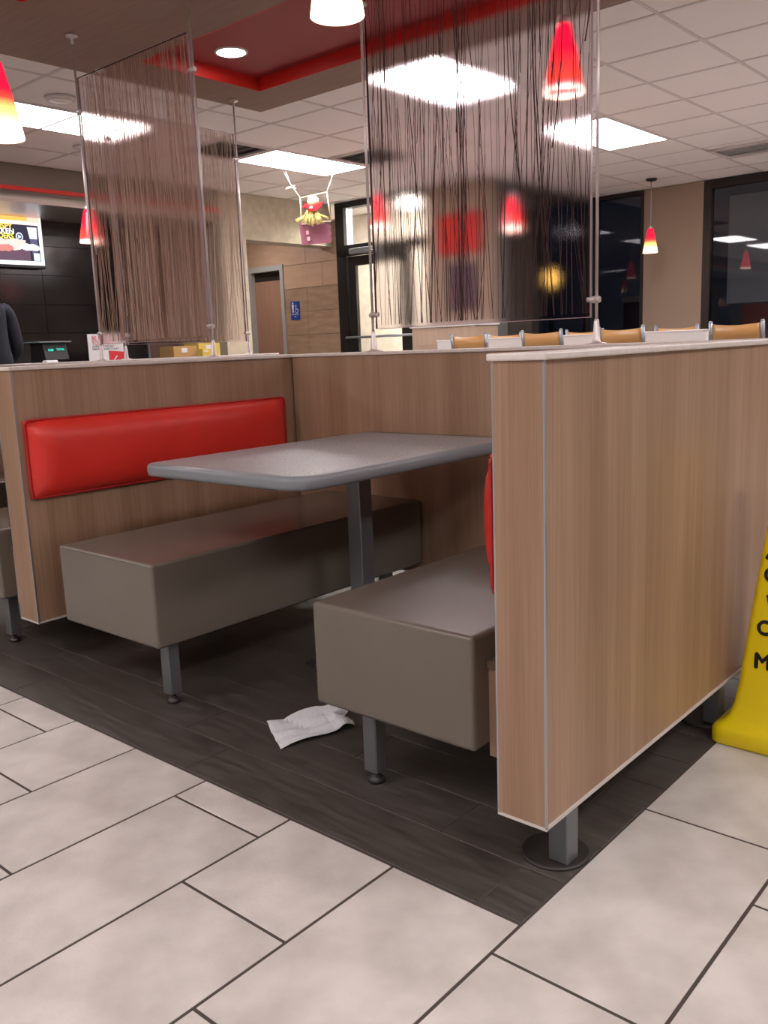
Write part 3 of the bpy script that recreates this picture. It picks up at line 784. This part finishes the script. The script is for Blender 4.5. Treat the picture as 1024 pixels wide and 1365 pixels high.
# pictogram: triangle outline with a slipping figure
def flat(polys, z0, name, x=.178, m='ink'):
    b = bmesh.new()
    for P in polys:
        V0 = [b.verts.new((p[0], p[1], 0)) for p in P]; V1 = [b.verts.new((p[0], p[1], .0009)) for p in P]; n = len(P)
        b.faces.new(V1); 
        for i in range(n): b.faces.new((V0[i], V0[(i + 1) % n], V1[(i + 1) % n], V1[i]))
    bmesh.ops.transform(b, matrix=sm(x, z0), verts=b.verts[:])
    return obj(name, b, M[m], t)
def bar(a, c, w_):
    a, c = Vector(a), Vector(c); d = (c - a).normalized(); n = Vector((-d.y, d.x)) * w_ / 2
    return [tuple(a + n), tuple(a - n), tuple(c - n), tuple(c + n)]
def disc(c, r, n=12): return [(c[0] + r * math.cos(i * 6.2832 / n), c[1] + r * math.sin(i * 6.2832 / n)) for i in range(n)]
flat([bar((-.095, .0), (.095, .0), .011), bar((-.095, 0), (0, .155), .011), bar((.095, 0), (0, .155), .011), disc((-.095, 0), .0055), disc((.095, 0), .0055), disc((0, .155), .0055)], .498, 'warning_triangle')
flat([disc((-.012, .100), .011), bar((-.005, .088), (.008, .052), .016), bar((.008, .052), (-.028, .030), .011), bar((.008, .052), (.030, .022), .011), bar((-.002, .082), (.028, .086), .008), bar((-.002, .082), (-.028, .066), .008), bar((-.045, .012), (.05, .012), .004)], .498, 'slipping_figure')

# ================================================================= BAR STOOLS AND WHITE DIVIDER
def stool():
    t = thing('bar_stool', '', 'bar stool', (0, 0, 0), 'wood-backed bar stools')
    s = .185
    for sx in (-1, 1):
        b = bmesh.new()
        P_ = [(sx * s, -.20, 0), (sx * s, -.19, .40), (sx * (s - .005), -.175, .70), (sx * (s - .005), -.20, .92), (sx * (s - .002), -.235, 1.13)]
        for a, c in zip(P_, P_[1:]): tube(b, a, c, .0155, n=10)
        lathe(b, ((.0155, 1.128), (.013, 1.138), (.005, 1.142)), (sx * (s - .002), -.235), n=10, close=True)
        obj('back_post', b, M['chair_metal'], t, local=True)
        b = bmesh.new(); tube(b, (sx * (s + .005), .20, 0), (sx * (s - .01), .165, .70), .014, n=10); obj('leg', b, M['chair_metal'], t, local=True)
    for a, c in (((-s, -.195, .28), (s, -.195, .28)), ((-s, .188, .28), (s, .188, .28)), ((-s, -.195, .36), (-s, .18, .36)), ((s, -.195, .36), (s, .18, .36)), ((-s, -.175, .685), (s, -.175, .685)), ((-s, .165, .685), (s, .165, .685)), ((-s, -.175, .685), (-s, .165, .685)), ((s, -.175, .685), (s, .165, .685))):
        b = bmesh.new(); tube(b, a, c, .010, n=8); obj('stretcher', b, M['chair_metal'], t, local=True)
    b = bx(bmesh.new(), -.20, .20, -.19, .20, .70, .725, .01, 3)
    obj('seat', b, M['chair_wood'], t, local=True)
    b = bmesh.new(); n = 12; rows = []
    for dz, dy in ((.985, -.213), (1.118, -.230)):
        for off in (-.006, .006):
            rows.append([b.verts.new((-s + .014 + (2 * s - .028) * i / n, dy + off - .028 * math.sin(math.pi * i / n), dz + (.0 if dz < 1 else -.012 * math.sin(math.pi * i / n)))) for i in range(n + 1)])
    a0, a1, b0, b1 = rows
    for i in range(n):
        for q in ((a0[i], b0[i], b0[i + 1], a0[i + 1]), (a1[i], a1[i + 1], b1[i + 1], b1[i]), (b0[i], b1[i], b1[i + 1], b0[i + 1]), (a0[i], a0[i + 1], a1[i + 1], a1[i])):
            f = b.faces.new(q); f.smooth = True
    b.faces.new((a0[0], a1[0], b1[0], b0[0])); b.faces.new((a0[-1], b0[-1], b1[-1], a1[-1]))
    bmesh.ops.recalc_face_normals(b, faces=b.faces[:])
    obj('backrest', b, M['chair_wood'], t, local=True)
    return t
s0 = stool(); s0.location = (-3.865, 5.43, 0); s0['label'] = 'wood-backed bar stool leftmost in the front row before the white divider'
for (x, y), lb in (((-3.125, 5.43), 'wood-backed bar stool before the white divider, second from the left in front row'), ((-2.42, 5.43), 'bar stool with wood back, directly right of the screen rod base'), ((-1.535, 5.43), 'bar stool with wood back cut by the right picture edge')):
    dup(s0, (x, y, 0), lb)
for (x, y), lb in (((-4.14, 6.43), 'bar stool beyond the white divider, its pale post beside the veneered cabinet'), ((-3.27, 6.43), 'bar stool beyond the white divider, just left of the screen rod'), ((-2.40, 6.43), 'bar stool beyond the white divider, standing before the beige pier')):
    o = dup(s0, (x, y, 0), lb)
t = thing('white_divider', 'white low divider wall between the two rows of bar stools', 'divider', (-3.26, 5.9, 0))
box('divider_panel', -4.58, -1.94, 5.68, 5.74, 0, 1.078, M['white'], t)
box('divider_rim', -4.59, -1.93, 5.675, 5.745, 1.078, 1.09, M['white'], t, .003, 1)

# cabinet at the pier
t = thing('veneer_cabinet', 'light veneer cabinet with white top standing before the pier by the door', 'cabinet', (-5.2, 6.75, 0))
box('cabinet_body', -5.60, -4.74, 6.55, 6.98, 0, 1.235, mat('pale_veneer', (.44, .33, .25), .5, col2=(.49, .37, .285), scale=(12, 12, 1), nscale=2), t, .003, 1)
box('cabinet_top', -5.62, -4.72, 6.53, 6.99, 1.235, 1.26, M['white'], t, .004, 1)
box('cabinet_door', -5.5, -5.2, 6.543, 6.5495, .08, 1.05, mat('pale_veneer_door', (.42, .31, .235), .5), t)
box('cabinet_door', -5.15, -4.84, 6.543, 6.5495, .08, 1.05, mat('pale_veneer_door_b', (.42, .31, .235), .5), t)
# pictures on the pier
t = thing('wall_picture', 'bright red picture on the pier, seen through the twig screen', 'picture', (-5.22, 6.99, 2.02))
box('picture_panel', -5.52, -4.93, 6.975, 6.992, 2.03, 2.46, M['red_bright'], t); box('picture_frame', -5.53, -4.92, 6.992, 6.9995, 2.02, 2.47, M['bronze'], t)
t = thing('wall_picture', 'dark mauve picture on the pier below the red one, blurred by the twig screen', 'picture', (-5.22, 6.99, 1.3))
box('picture_panel', -5.40, -5.02, 6.975, 6.992, 1.42, 1.92, mat('mauve_print', (.10, .055, .075), .5), t); box('picture_frame', -5.41, -5.01, 6.992, 6.9995, 1.41, 1.93, M['bronze'], t)

# restroom sign
t = thing('restroom_sign', 'blue restroom plaque with white figure and wheelchair symbol on the brown tiles', 'sign', (-7.945, 7.01, 1.43))
box('plaque', -8.03, -7.86, 7.007, 7.0149, 1.44, 1.68, M['blue'], t, .006, 2)
def fl(polys, x, z, name, parent, m, y=7.0065):
    b = bmesh.new()
    for P in polys:
        V0 = [b.verts.new((x + p[0], y, z + p[1])) for p in P]; b.faces.new(V0)
        V1 = [b.verts.new((x + p[0], y + .0012, z + p[1])) for p in P]
        for i in range(len(P)): b.faces.new((V0[i], V1[i], V1[(i + 1) % len(P)], V0[(i + 1) % len(P)]))
    return obj(name, b, m, parent)
fl([disc((0, .118), .014), [(-.022, .10), (.022, .10), (.016, .05), (-.016, .05)], bar((-.008, .05), (-.008, 0), .012), bar((.008, .05), (.008, 0), .012)], -7.985, 1.535, 'standing_figure', t, M['white'])
fl([disc((-.012, .088), .010), bar((-.012, .08), (-.010, .04), .010), bar((-.010, .045), (.02, .04), .008), bar((.02, .04), (.03, .008), .008)] + [bar((.0 + .026 * math.cos(a), .022 + .026 * math.sin(a)), (.0 + .026 * math.cos(a + .5), .022 + .026 * math.sin(a + .5)), .006) for a in [2 + .45 * k for k in range(9)]], -7.915, 1.535, 'wheelchair_figure', t, M['white'])
text('lettering', 'RESTROOM', .022, M['white'], t, face_my(-7.945, 7.0062, 1.505), fit=.125)
text('lettering', 'WC', .022, M['white'], t, face_my(-7.945, 7.0062, 1.475))

# ================================================================= LEFT BACKGROUND
ct = thing('service_counter', 'dark service counter behind the left booth, carrying the register and the cartons', 'counter', (-7.1, 2.8, 0))
box('counter_body', -7.45, -6.8, .4, 5.2, 0, .97, M['door_wood'], ct); box('counter_top', -7.5, -6.74, .36, 5.21, .97, 1.0, M['bronze'], ct, .004, 1)
# register
t = thing('cash_register', 'dark till with small green-lit display on the service counter', 'cash register', (-7.0, 2.94, 1.0))
b = bmesh.new(); prism(b, [(-7.14, 1.0), (-6.9, 1.0), (-6.86, 1.05), (-6.9, 1.19), (-7.12, 1.2)], 'y', 2.84, 3.07); obj('till_body', b, M['dark'], t)
box('till_top', -7.16, -6.86, 2.79, 3.11, 1.20, 1.214, M['chair_metal'], t, .004, 1)
box('till_display', -6.888, -6.88, 2.86, 3.05, 1.10, 1.165, M['dark'], t)
g = emis('display_green', (.05, .9, .65), 1.3)
text('lettering', '0.00', .03, g, t, face_px(-6.877, 2.905, 1.125)); text('lettering', 'TOTAL', .026, g, t, face_px(-6.877, 3.0, 1.13))
# white plastic thing beside it
t = bmesh.new(); bx(t, -6.83, -6.75, 2.78, 2.90, 1.0, 1.045, .015, 3)
tag(obj('card_reader', t, M['white'], loc=(-6.79, 2.84, 1.0)), 'small white card reader on the counter left of the till', 'card reader')
# counter sign
t = thing('counter_sign', 'white stand-up sign with red lettering and red corner on the service counter', 'sign', (-7.0, 3.55, 1.0))
box('board', -7.006, -7.0, 3.36, 3.745, 1.0, 1.275, M['white'], t)
box('sign_foot', -7.06, -6.95, 3.5, 3.6, 1.0, 1.004, M['white'], t)
text('lettering', 'BE PART OF', .055, M['red_ink'], t, face_px(-6.998, 3.40, 1.215), align='LEFT', fit=.27)
text('lettering', 'YOUR TEAM', .055, M['red_ink'], t, face_px(-6.998, 3.40, 1.172), align='LEFT', fit=.25)
text('lettering', 'APPLY TODAY', .03, M['ink'], t, face_px(-6.998, 3.40, 1.146), align='LEFT', fit=.24)
text('lettering', 'SERVICE AND START', .026, M['ink'], t, face_px(-6.998, 3.40, 1.122), align='LEFT', fit=.29)
b = bmesh.new(); prism(b, [(3.575, 1.004), (3.742, 1.004), (3.742, 1.10), (3.575, 1.115)], 'x', -7.0, -6.998); obj('red_corner', b, M['red_ink'], t)
b = bmesh.new(); prism(b, [(3.62, 1.02), (3.63, 1.02), (3.67, 1.06), (3.66, 1.065)], 'x', -6.998, -6.9972); obj('check_mark', b, M['white'], t)
# cartons
for i, (y0, y1, x0, x1, z0, z1, mm, lb) in enumerate(((4.34, 4.64, -7.25, -7.0, 1.0, 1.135, 'cardboard', 'brown carton on the service counter under the reed screen, the left one'), (4.66, 4.95, -7.25, -7.0, 1.0, 1.16, 'yellow_card', 'yellowish carton with white labels on the service counter, the right one'), (4.60, 4.72, -6.96, -6.86, 1.0, 1.10, 'yellow_card', 'small yellow box standing before the two cartons'))):
    t = thing('carton', lb, 'box', ((x0 + x1) / 2, (y0 + y1) / 2, 1.0), 'cartons on the counter')
    box('carton_body', x0, x1, y0, y1, z0, z1, M[mm], t, .003, 1)
    box('paper_label', x1, x1 + .0015, y0 + .1 if y1 - y0 > .2 else y0 + .02, y0 + .17 if y1 - y0 > .2 else y0 + .08, z0 + .07, z1 - .02, M['white'], t)
    if y1 - y0 > .2: box('tape', x0 + .1, x1 - .1, y0, y1, z1, z1 + .001, M['yellow_card'], t)

# menu screen: flat lit picture, header, lettering, badge, cup and food shapes
def sm_(c, s=1.25): return emis('screen_colour', c, s)
t = thing('menu_screen', 'lit menu screen with orange header and food picture high on the black tiled wall', 'screen', (-8.1, 3.0, 2.0))
Y0_, Y1_, Z0_, Z1_ = 2.42, 3.615, 2.01, 2.57
box('housing', -8.2, -8.105, Y0_ - .03, Y1_ + .015, Z0_ - .03, Z1_ + .03, M['dark'], t, .006, 1)
box('lit_border', -8.105, -8.1, Y0_, Y1_, Z0_, Z1_, sm_((.9, .95, 1), 1.1), t)
def patch(name, y0, y1, z0, z1, c, k=1, d=0): return box(name, -8.1 + d, -8.0985 + d, y0, y1, z0, z1, sm_(c), t)
patch('picture_area', Y0_ + .02, Y1_ - .04, Z0_ + .04, Z1_ - .165, (.035, .03, .05))
patch('header', Y0_ + .02, Y1_ - .15, Z1_ - .13, Z1_ - .03, (.85, .42, .10))
patch('header_corner', Y1_ - .15, Y1_ - .02, Z1_ - .14, Z1_ - .03, (.85, .52, .42))
patch('header_line', Y0_ + .02, Y1_ - .02, Z1_ - .165, Z1_ - .14, (.85, .70, .68))
def blob(name, y, z, ry, rz, c, d, seed):
    r = random.Random(seed); P = [(y + ry * (1 + r.uniform(-.18, .18)) * math.cos(a), z + rz * (1 + r.uniform(-.18, .18)) * math.sin(a)) for a in [k * 6.2832 / 16 for k in range(16)]]
    b = bmesh.new(); prism(b, P, 'x', -8.1 + d, -8.0985 + d); obj(name, b, sm_(c), t)
patch('plate_shadow', Y0_ + .02, Y1_ - .15, Z0_ + .045, Z0_ + .15, (.12, .07, .10), d=.0006)
blob('food_piece', 3.10, 2.20, .15, .07, (.85, .68, .62), .002, 1); blob('food_piece', 3.30, 2.21, .16, .055, (.80, .55, .50), .003, 2); blob('food_piece', 3.47, 2.185, .11, .035, (.85, .78, .74), .004, 3); blob('food_piece', 3.20, 2.17, .10, .035, (.55, .20, .18), .005, 4); blob('food_piece', 2.9, 2.2, .15, .07, (.85, .72, .62), .003, 5)
text('lettering', 'CRISPY', .075, sm_((.95, .62, .12)), t, face_px(-8.094, 3.185, 2.355), fit=.22, bold=.002)
text('lettering', 'CHICKEN', .07, sm_((.95, .93, .85)), t, face_px(-8.094, 3.16, 2.31), fit=.30, bold=.002)
text('lettering', 'TENDERS', .07, sm_((.95, .75, .12)), t, face_px(-8.094, 3.16, 2.262), fit=.28, bold=.002)
b = bmesh.new(); prism(b, [(3.365 + .038 * math.cos(a), 2.285 + .042 * math.sin(a)) for a in [k * .3142 for k in range(20)]], 'x', -8.098, -8.096); obj('round_badge', b, sm_((.62, .70, .78)), t)
b = bmesh.new(); prism(b, [(3.365 + .028 * math.cos(a), 2.285 + .031 * math.sin(a)) for a in [k * .3142 for k in range(20)]], 'x', -8.096, -8.0955); obj('badge_centre', b, sm_((.06, .10, .14)), t)
b = bmesh.new(); prism(b, [(3.352, 2.265), (3.385, 2.285), (3.352, 2.305)], 'x', -8.0955, -8.095); obj('badge_mark', b, sm_((.75, .8, .85)), t)
b = bmesh.new(); prism(b, [(3.455, 2.385), (3.56, 2.385), (3.555, 2.27), (3.475, 2.27)], 'x', -8.098, -8.096); obj('cup', b, sm_((.62, .60, .68)), t)
b = bmesh.new(); prism(b, [(3.475, 2.27), (3.555, 2.27), (3.55, 2.12), (3.49, 2.12)], 'x', -8.098, -8.096); obj('cup_base', b, sm_((.10, .09, .16)), t)
patch('price_tag', 3.50, 3.565, Z0_ + .045, Z0_ + .12, (.60, .75, .78), d=.003)

# person at the counter (mostly outside the left edge)
def person():
    t = thing('person', 'person in a dark long-sleeved top standing at the left edge before the counter', 'person', (-5.95, 1.9, 0))
    def skin(name, verts, edges, rad, m, lv=2, root=0):
        me = bpy.data.meshes.new(name); me.from_pydata(verts, edges, [])
        o = bpy.data.objects.new(name, me); COL.objects.link(o); o.parent = t; me.materials.append(m)
        s = o.modifiers.new('skin', 'SKIN'); 
        for i, r in enumerate(rad):
            me.skin_vertices[0].data[i].radius = r if isinstance(r, tuple) else (r, r)
        me.skin_vertices[0].data[root].use_root = True
        s.use_smooth_shade = True
        q = o.modifiers.new('sub', 'SUBSURF'); q.levels = lv; q.render_levels = lv
        return o
    # body frame: faces -x; shoulders along y
    V = [(0, 0, .96), (0, 0, 1.15), (-.01, 0, 1.33), (0, 0, 1.45), (0, 0, 1.54), (-.015, 0, 1.60), (-.02, 0, 1.70),
         (0, .17, 1.42), (.02, .215, 1.14), (-.16, .17, .98),
         (0, -.17, 1.42), (.02, -.215, 1.14), (-.16, -.17, .98),
         (0, .095, .90), (-.01, .10, .50), (.01, .10, .09), (-.12, .11, .04),
         (0, -.095, .90), (-.01, -.10, .50), (.01, -.10, .09), (-.12, -.11, .04)]
    Ed = [(0, 1), (1, 2), (2, 3), (3, 4), (4, 5), (5, 6), (3, 7), (7, 8), (8, 9), (3, 10), (10, 11), (11, 12), (0, 13), (13, 14), (14, 15), (15, 16), (0, 17), (17, 18), (18, 19), (19, 20)]
    Rr = [(.13, .16), (.12, .15), (.12, .165), (.085, .12), .055, .07, .082, .065, .05, .036, .065, .05, .036, .088, .06, .045, .038, .088, .06, .045, .038]
    body = skin('body', V, Ed, Rr, M['navy'])
    b = bmesh.new(); bmesh.ops.create_uvsphere(b, u_segments=20, v_segments=14, radius=1)
    for v in b.verts:
        x, y, z = v.co; v.co = Vector((x * .098 - .02, y * .078, z * .118 + 1.655))
        if x < -.5 and abs(y) < .18 and -.35 < z < .1: v.co.x -= .018          # nose
        if x < -.4 and .0 < z < .25 and .2 < abs(y) < .5: v.co.x += .008       # eye sockets
    for f in b.faces: f.smooth = True
    hd = obj('head', b, M['skin'], t, local=True)
    b = bmesh.new()
    for s in (-1, 1):
        lathe(b, ((.006, -.03), (.016, -.015), (.018, .012), (.006, .03)), (-.0, s * .082), n=8, close=True)
    bmesh.ops.translate(b, verts=b.verts[:], vec=(0, 0, 1.65)); obj('ear', b, M['skin'], hd, local=True)
    b = bmesh.new(); bmesh.ops.create_uvsphere(b, u_segments=20, v_segments=14, radius=1)
    bmesh.ops.delete(b, geom=[v for v in b.verts if v.co.z < -.25 or (v.co.x < -.35 and v.co.z < .45)], context='VERTS')
    for v in b.verts: v.co = Vector((v.co.x * .106 - .012, v.co.y * .086, v.co.z * .124 + 1.66))
    for f in b.faces: f.smooth = True
    obj('hair', b, M['hair'], hd, local=True)
    b = bmesh.new()
    for s in (-1, 1): tube(b, (-.108, s * .03 - .008, 1.668), (-.112, s * .03 + .008, 1.668), .006, n=8)
    tube(b, (-.11, -.022, 1.605), (-.11, .022, 1.605), .004, n=6); obj('eyes_and_mouth', b, M['hair'], hd, local=True)
    for s in (-1, 1):
        o_ = (-.16, s * .17, .98)
        V = [o_, (-.215, s * .165, .965), (-.25, s * .14, .96), (-.285, s * .135, .95), (-.30, s * .132, .93), (-.255, s * .155, .96), (-.295, s * .153, .948), (-.312, s * .152, .925), (-.255, s * .17, .96), (-.292, s * .172, .948), (-.308, s * .173, .925), (-.25, s * .185, .958), (-.28, s * .19, .946), (-.293, s * .192, .926), (-.20, s * .14, .955), (-.225, s * .115, .94), (-.24, s * .10, .925)]
        Ed = [(0, 1), (1, 2), (2, 3), (3, 4), (1, 5), (5, 6), (6, 7), (1, 8), (8, 9), (9, 10), (1, 11), (11, 12), (12, 13), (0, 14), (14, 15), (15, 16)]
        Rr = [.028, (.03, .018), .010, .009, .007, .010, .009, .007, .010, .009, .007, .009, .008, .006, .014, .011, .008]
        skin('hand', V, Ed, Rr, M['skin'], 1)
    return t
person()

# ================================================================= SCARECROW DECORATION (hung from the ceiling grid)
DC = Vector((-5.75, 5.25, 2.40)); rg = Vector((.756, .654, 0)); rg.normalize()
t = thing('scarecrow_decoration', 'straw scarecrow ornament with red scarf and mauve card, hanging on strings', 'ornament', tuple(DC))
def dp(a, z, o=0):  # a metres sideways, z metres up, o towards the viewer
    f = Vector((rg.y, -rg.x, 0)); return DC + rg * a + Vector((0, 0, z)) + f * o
K = .0074  # metres per photo pixel at this distance
def px(x, y, o=0): return dp((x - 410) * K, (290 - y) * K, o)
b = bmesh.new()
for a, c in (((392, 272), (428, 266)), ((392, 272), (392, 306)), ((428, 266), (432, 303)), ((392, 306), (432, 303))): tube(b, px(*a), px(*c), .006, n=8)
obj('stick_swing', b, M['stick'], t)
b = bmesh.new()
for a, c in (((392, 272), (380, 254)), ((380, 254), (371, 230)), ((380, 254), (374, 230)), ((428, 266), (434, 252)), ((434, 252), (440, 229))):
    A_, C_ = px(*a), px(*c)
    if c[1] < 232: C_.z = 2.797
    tube(b, A_, C_, .0045, n=6)
for s in (-1, 1):   # bow
    tube(b, px(380, 258), px(380 + s * 6, 257 - s * 1), .006, n=6); tube(b, px(380, 258), px(380 + s * 7, 260), .006, n=6)
obj('string', b, M['string'], t)
b = bmesh.new(); P = []
for i in range(13):
    P.append((388 + 40 * i / 12, 304 if i % 2 else 306))
V = [px(x, y, -.03) for x, y in P] + [px(430 + (2 if k % 2 else 0), 306 + 25 * k / 6, -.03) for k in range(1, 7)] + [px(391, 333, -.03)]
V1 = [v + Vector((rg.y, -rg.x, 0)) * .008 for v in V]
A0 = [b.verts.new(v) for v in V]; A1 = [b.verts.new(v) for v in V1]; b.faces.new(A0); b.faces.new(A1[::-1])
for i in range(len(V)): b.faces.new((A0[i], A1[i], A1[(i + 1) % len(V)], A0[(i + 1) % len(V)]))
bmesh.ops.recalc_face_normals(b, faces=b.faces[:]); obj('felt_card', b, M['mauve'], t)
b = bmesh.new(); bmesh.ops.create_uvsphere(b, u_segments=16, v_segments=10, radius=1)
bmesh.ops.scale(b, vec=(9.5 * K, 6 * K, 7 * K), verts=b.verts[:]); bmesh.ops.translate(b, verts=b.verts[:], vec=px(409, 277, .02))
for f in b.faces: f.smooth = True
obj('head', b, M['burlap'], t)
b = bmesh.new()
W_ = [(394, 287), (400, 280), (404, 284), (409, 286), (415, 283), (424, 279), (420, 286), (413, 291), (405, 291), (400, 286)]
A0 = [b.verts.new(px(x, y, .05)) for x, y in W_]; A1 = [b.verts.new(px(x, y, .095)) for x, y in W_]
b.faces.new(A0); b.faces.new(A1[::-1])
for i in range(len(W_)): b.faces.new((A0[i], A1[i], A1[(i + 1) % len(W_)], A0[(i + 1) % len(W_)]))
bmesh.ops.recalc_face_normals(b, faces=b.faces[:]); sc = obj('red_scarf', b, M['cloth_red'], t)
b = bmesh.new(); bmesh.ops.create_uvsphere(b, u_segments=10, v_segments=8, radius=2.4 * K); bmesh.ops.translate(b, verts=b.verts[:], vec=px(407, 287, .10)); obj('pompom', b, M['pink'], sc)
b = bmesh.new(); rnd = random.Random(2)
for k in range(70):
    a = rnd.uniform(-1, 1); tube(b, px(408 + a * 7, 290 + rnd.uniform(-1, 1), .04 + rnd.uniform(0, .03)), px(408 + a * 14 + rnd.uniform(-2, 2), 308 - abs(a) * 4 + rnd.uniform(-2, 3), .05 + rnd.uniform(0, .04)), .0055, .0035, n=5)
for k in range(8):
    tube(b, px(400, 294, .04), px(385 + rnd.uniform(-1, 3), 302 + rnd.uniform(-2, 2), .05), .005, .003, n=5); tube(b, px(416, 294, .04), px(429 + rnd.uniform(-2, 1), 300 + rnd.uniform(-2, 2), .05), .005, .003, n=5)
o = obj('straw_skirt', b, M['straw'], t); o['kind'] = 'stuff'
b = bmesh.new()
for x, y in ((400, 317), (401, 325)):
    c = px(x, y, -.01); bx(b, c.x - .016, c.x + .016, c.y - .012, c.y, c.z - .018, c.z + .018)
obj('pink_tag', b, M['pink'], t)

# ================================================================= BEYOND THE WINDOWS
t = thing('window_poster', 'pale blue-grey poster back fixed to the right window', 'poster', (-2.6, 9.42, 1.39))
box('poster_sheet', -3.16, -1.9, 9.418, 9.424, 1.39, 2.60, mat('poster_back', (.74, .80, .84), .7, emit=None), t)
t = thing('window_poster', 'dark red poster low in the right window under the pale sheet', 'poster', (-2.6, 9.42, .9))
box('poster_sheet', -2.98, -1.9, 9.418, 9.424, .75, 1.37, mat('dark_red_print', (.36, .02, .03), .6), t)
t = thing('litter_bin', 'dark blue bin with pale lid outside the window left of the beige pier', 'bin', (-4.78, 10.6, 0))
box('bin_body', -4.97, -4.62, 10.45, 10.8, -.02, 1.52, mat('bin_blue', (.02, .015, .10), .5, emit=None), t, .01, 1); box('bin_lid', -4.99, -4.60, 10.43, 10.82, 1.52, 1.60, M['white'], t, .02, 2)
t = thing('street_lamp', 'amber street lamp glowing outside, behind the twig screen', 'street lamp', (-7.6, 13.0, -.02))
b = bmesh.new(); tube(b, (-7.6, 13, -.02), (-7.6, 13, 2.0), .05); obj('lamp_post', b, M['dark'], t)
b = bmesh.new(); bmesh.ops.create_uvsphere(b, u_segments=16, v_segments=10, radius=.11); bmesh.ops.scale(b, vec=(1, 1, 1.4), verts=b.verts[:]); bmesh.ops.translate(b, verts=b.verts[:], vec=(-7.6, 13, 2.12)); obj('lamp_globe', b, emis('amber_glow', (1, .55, .10), 6), t)
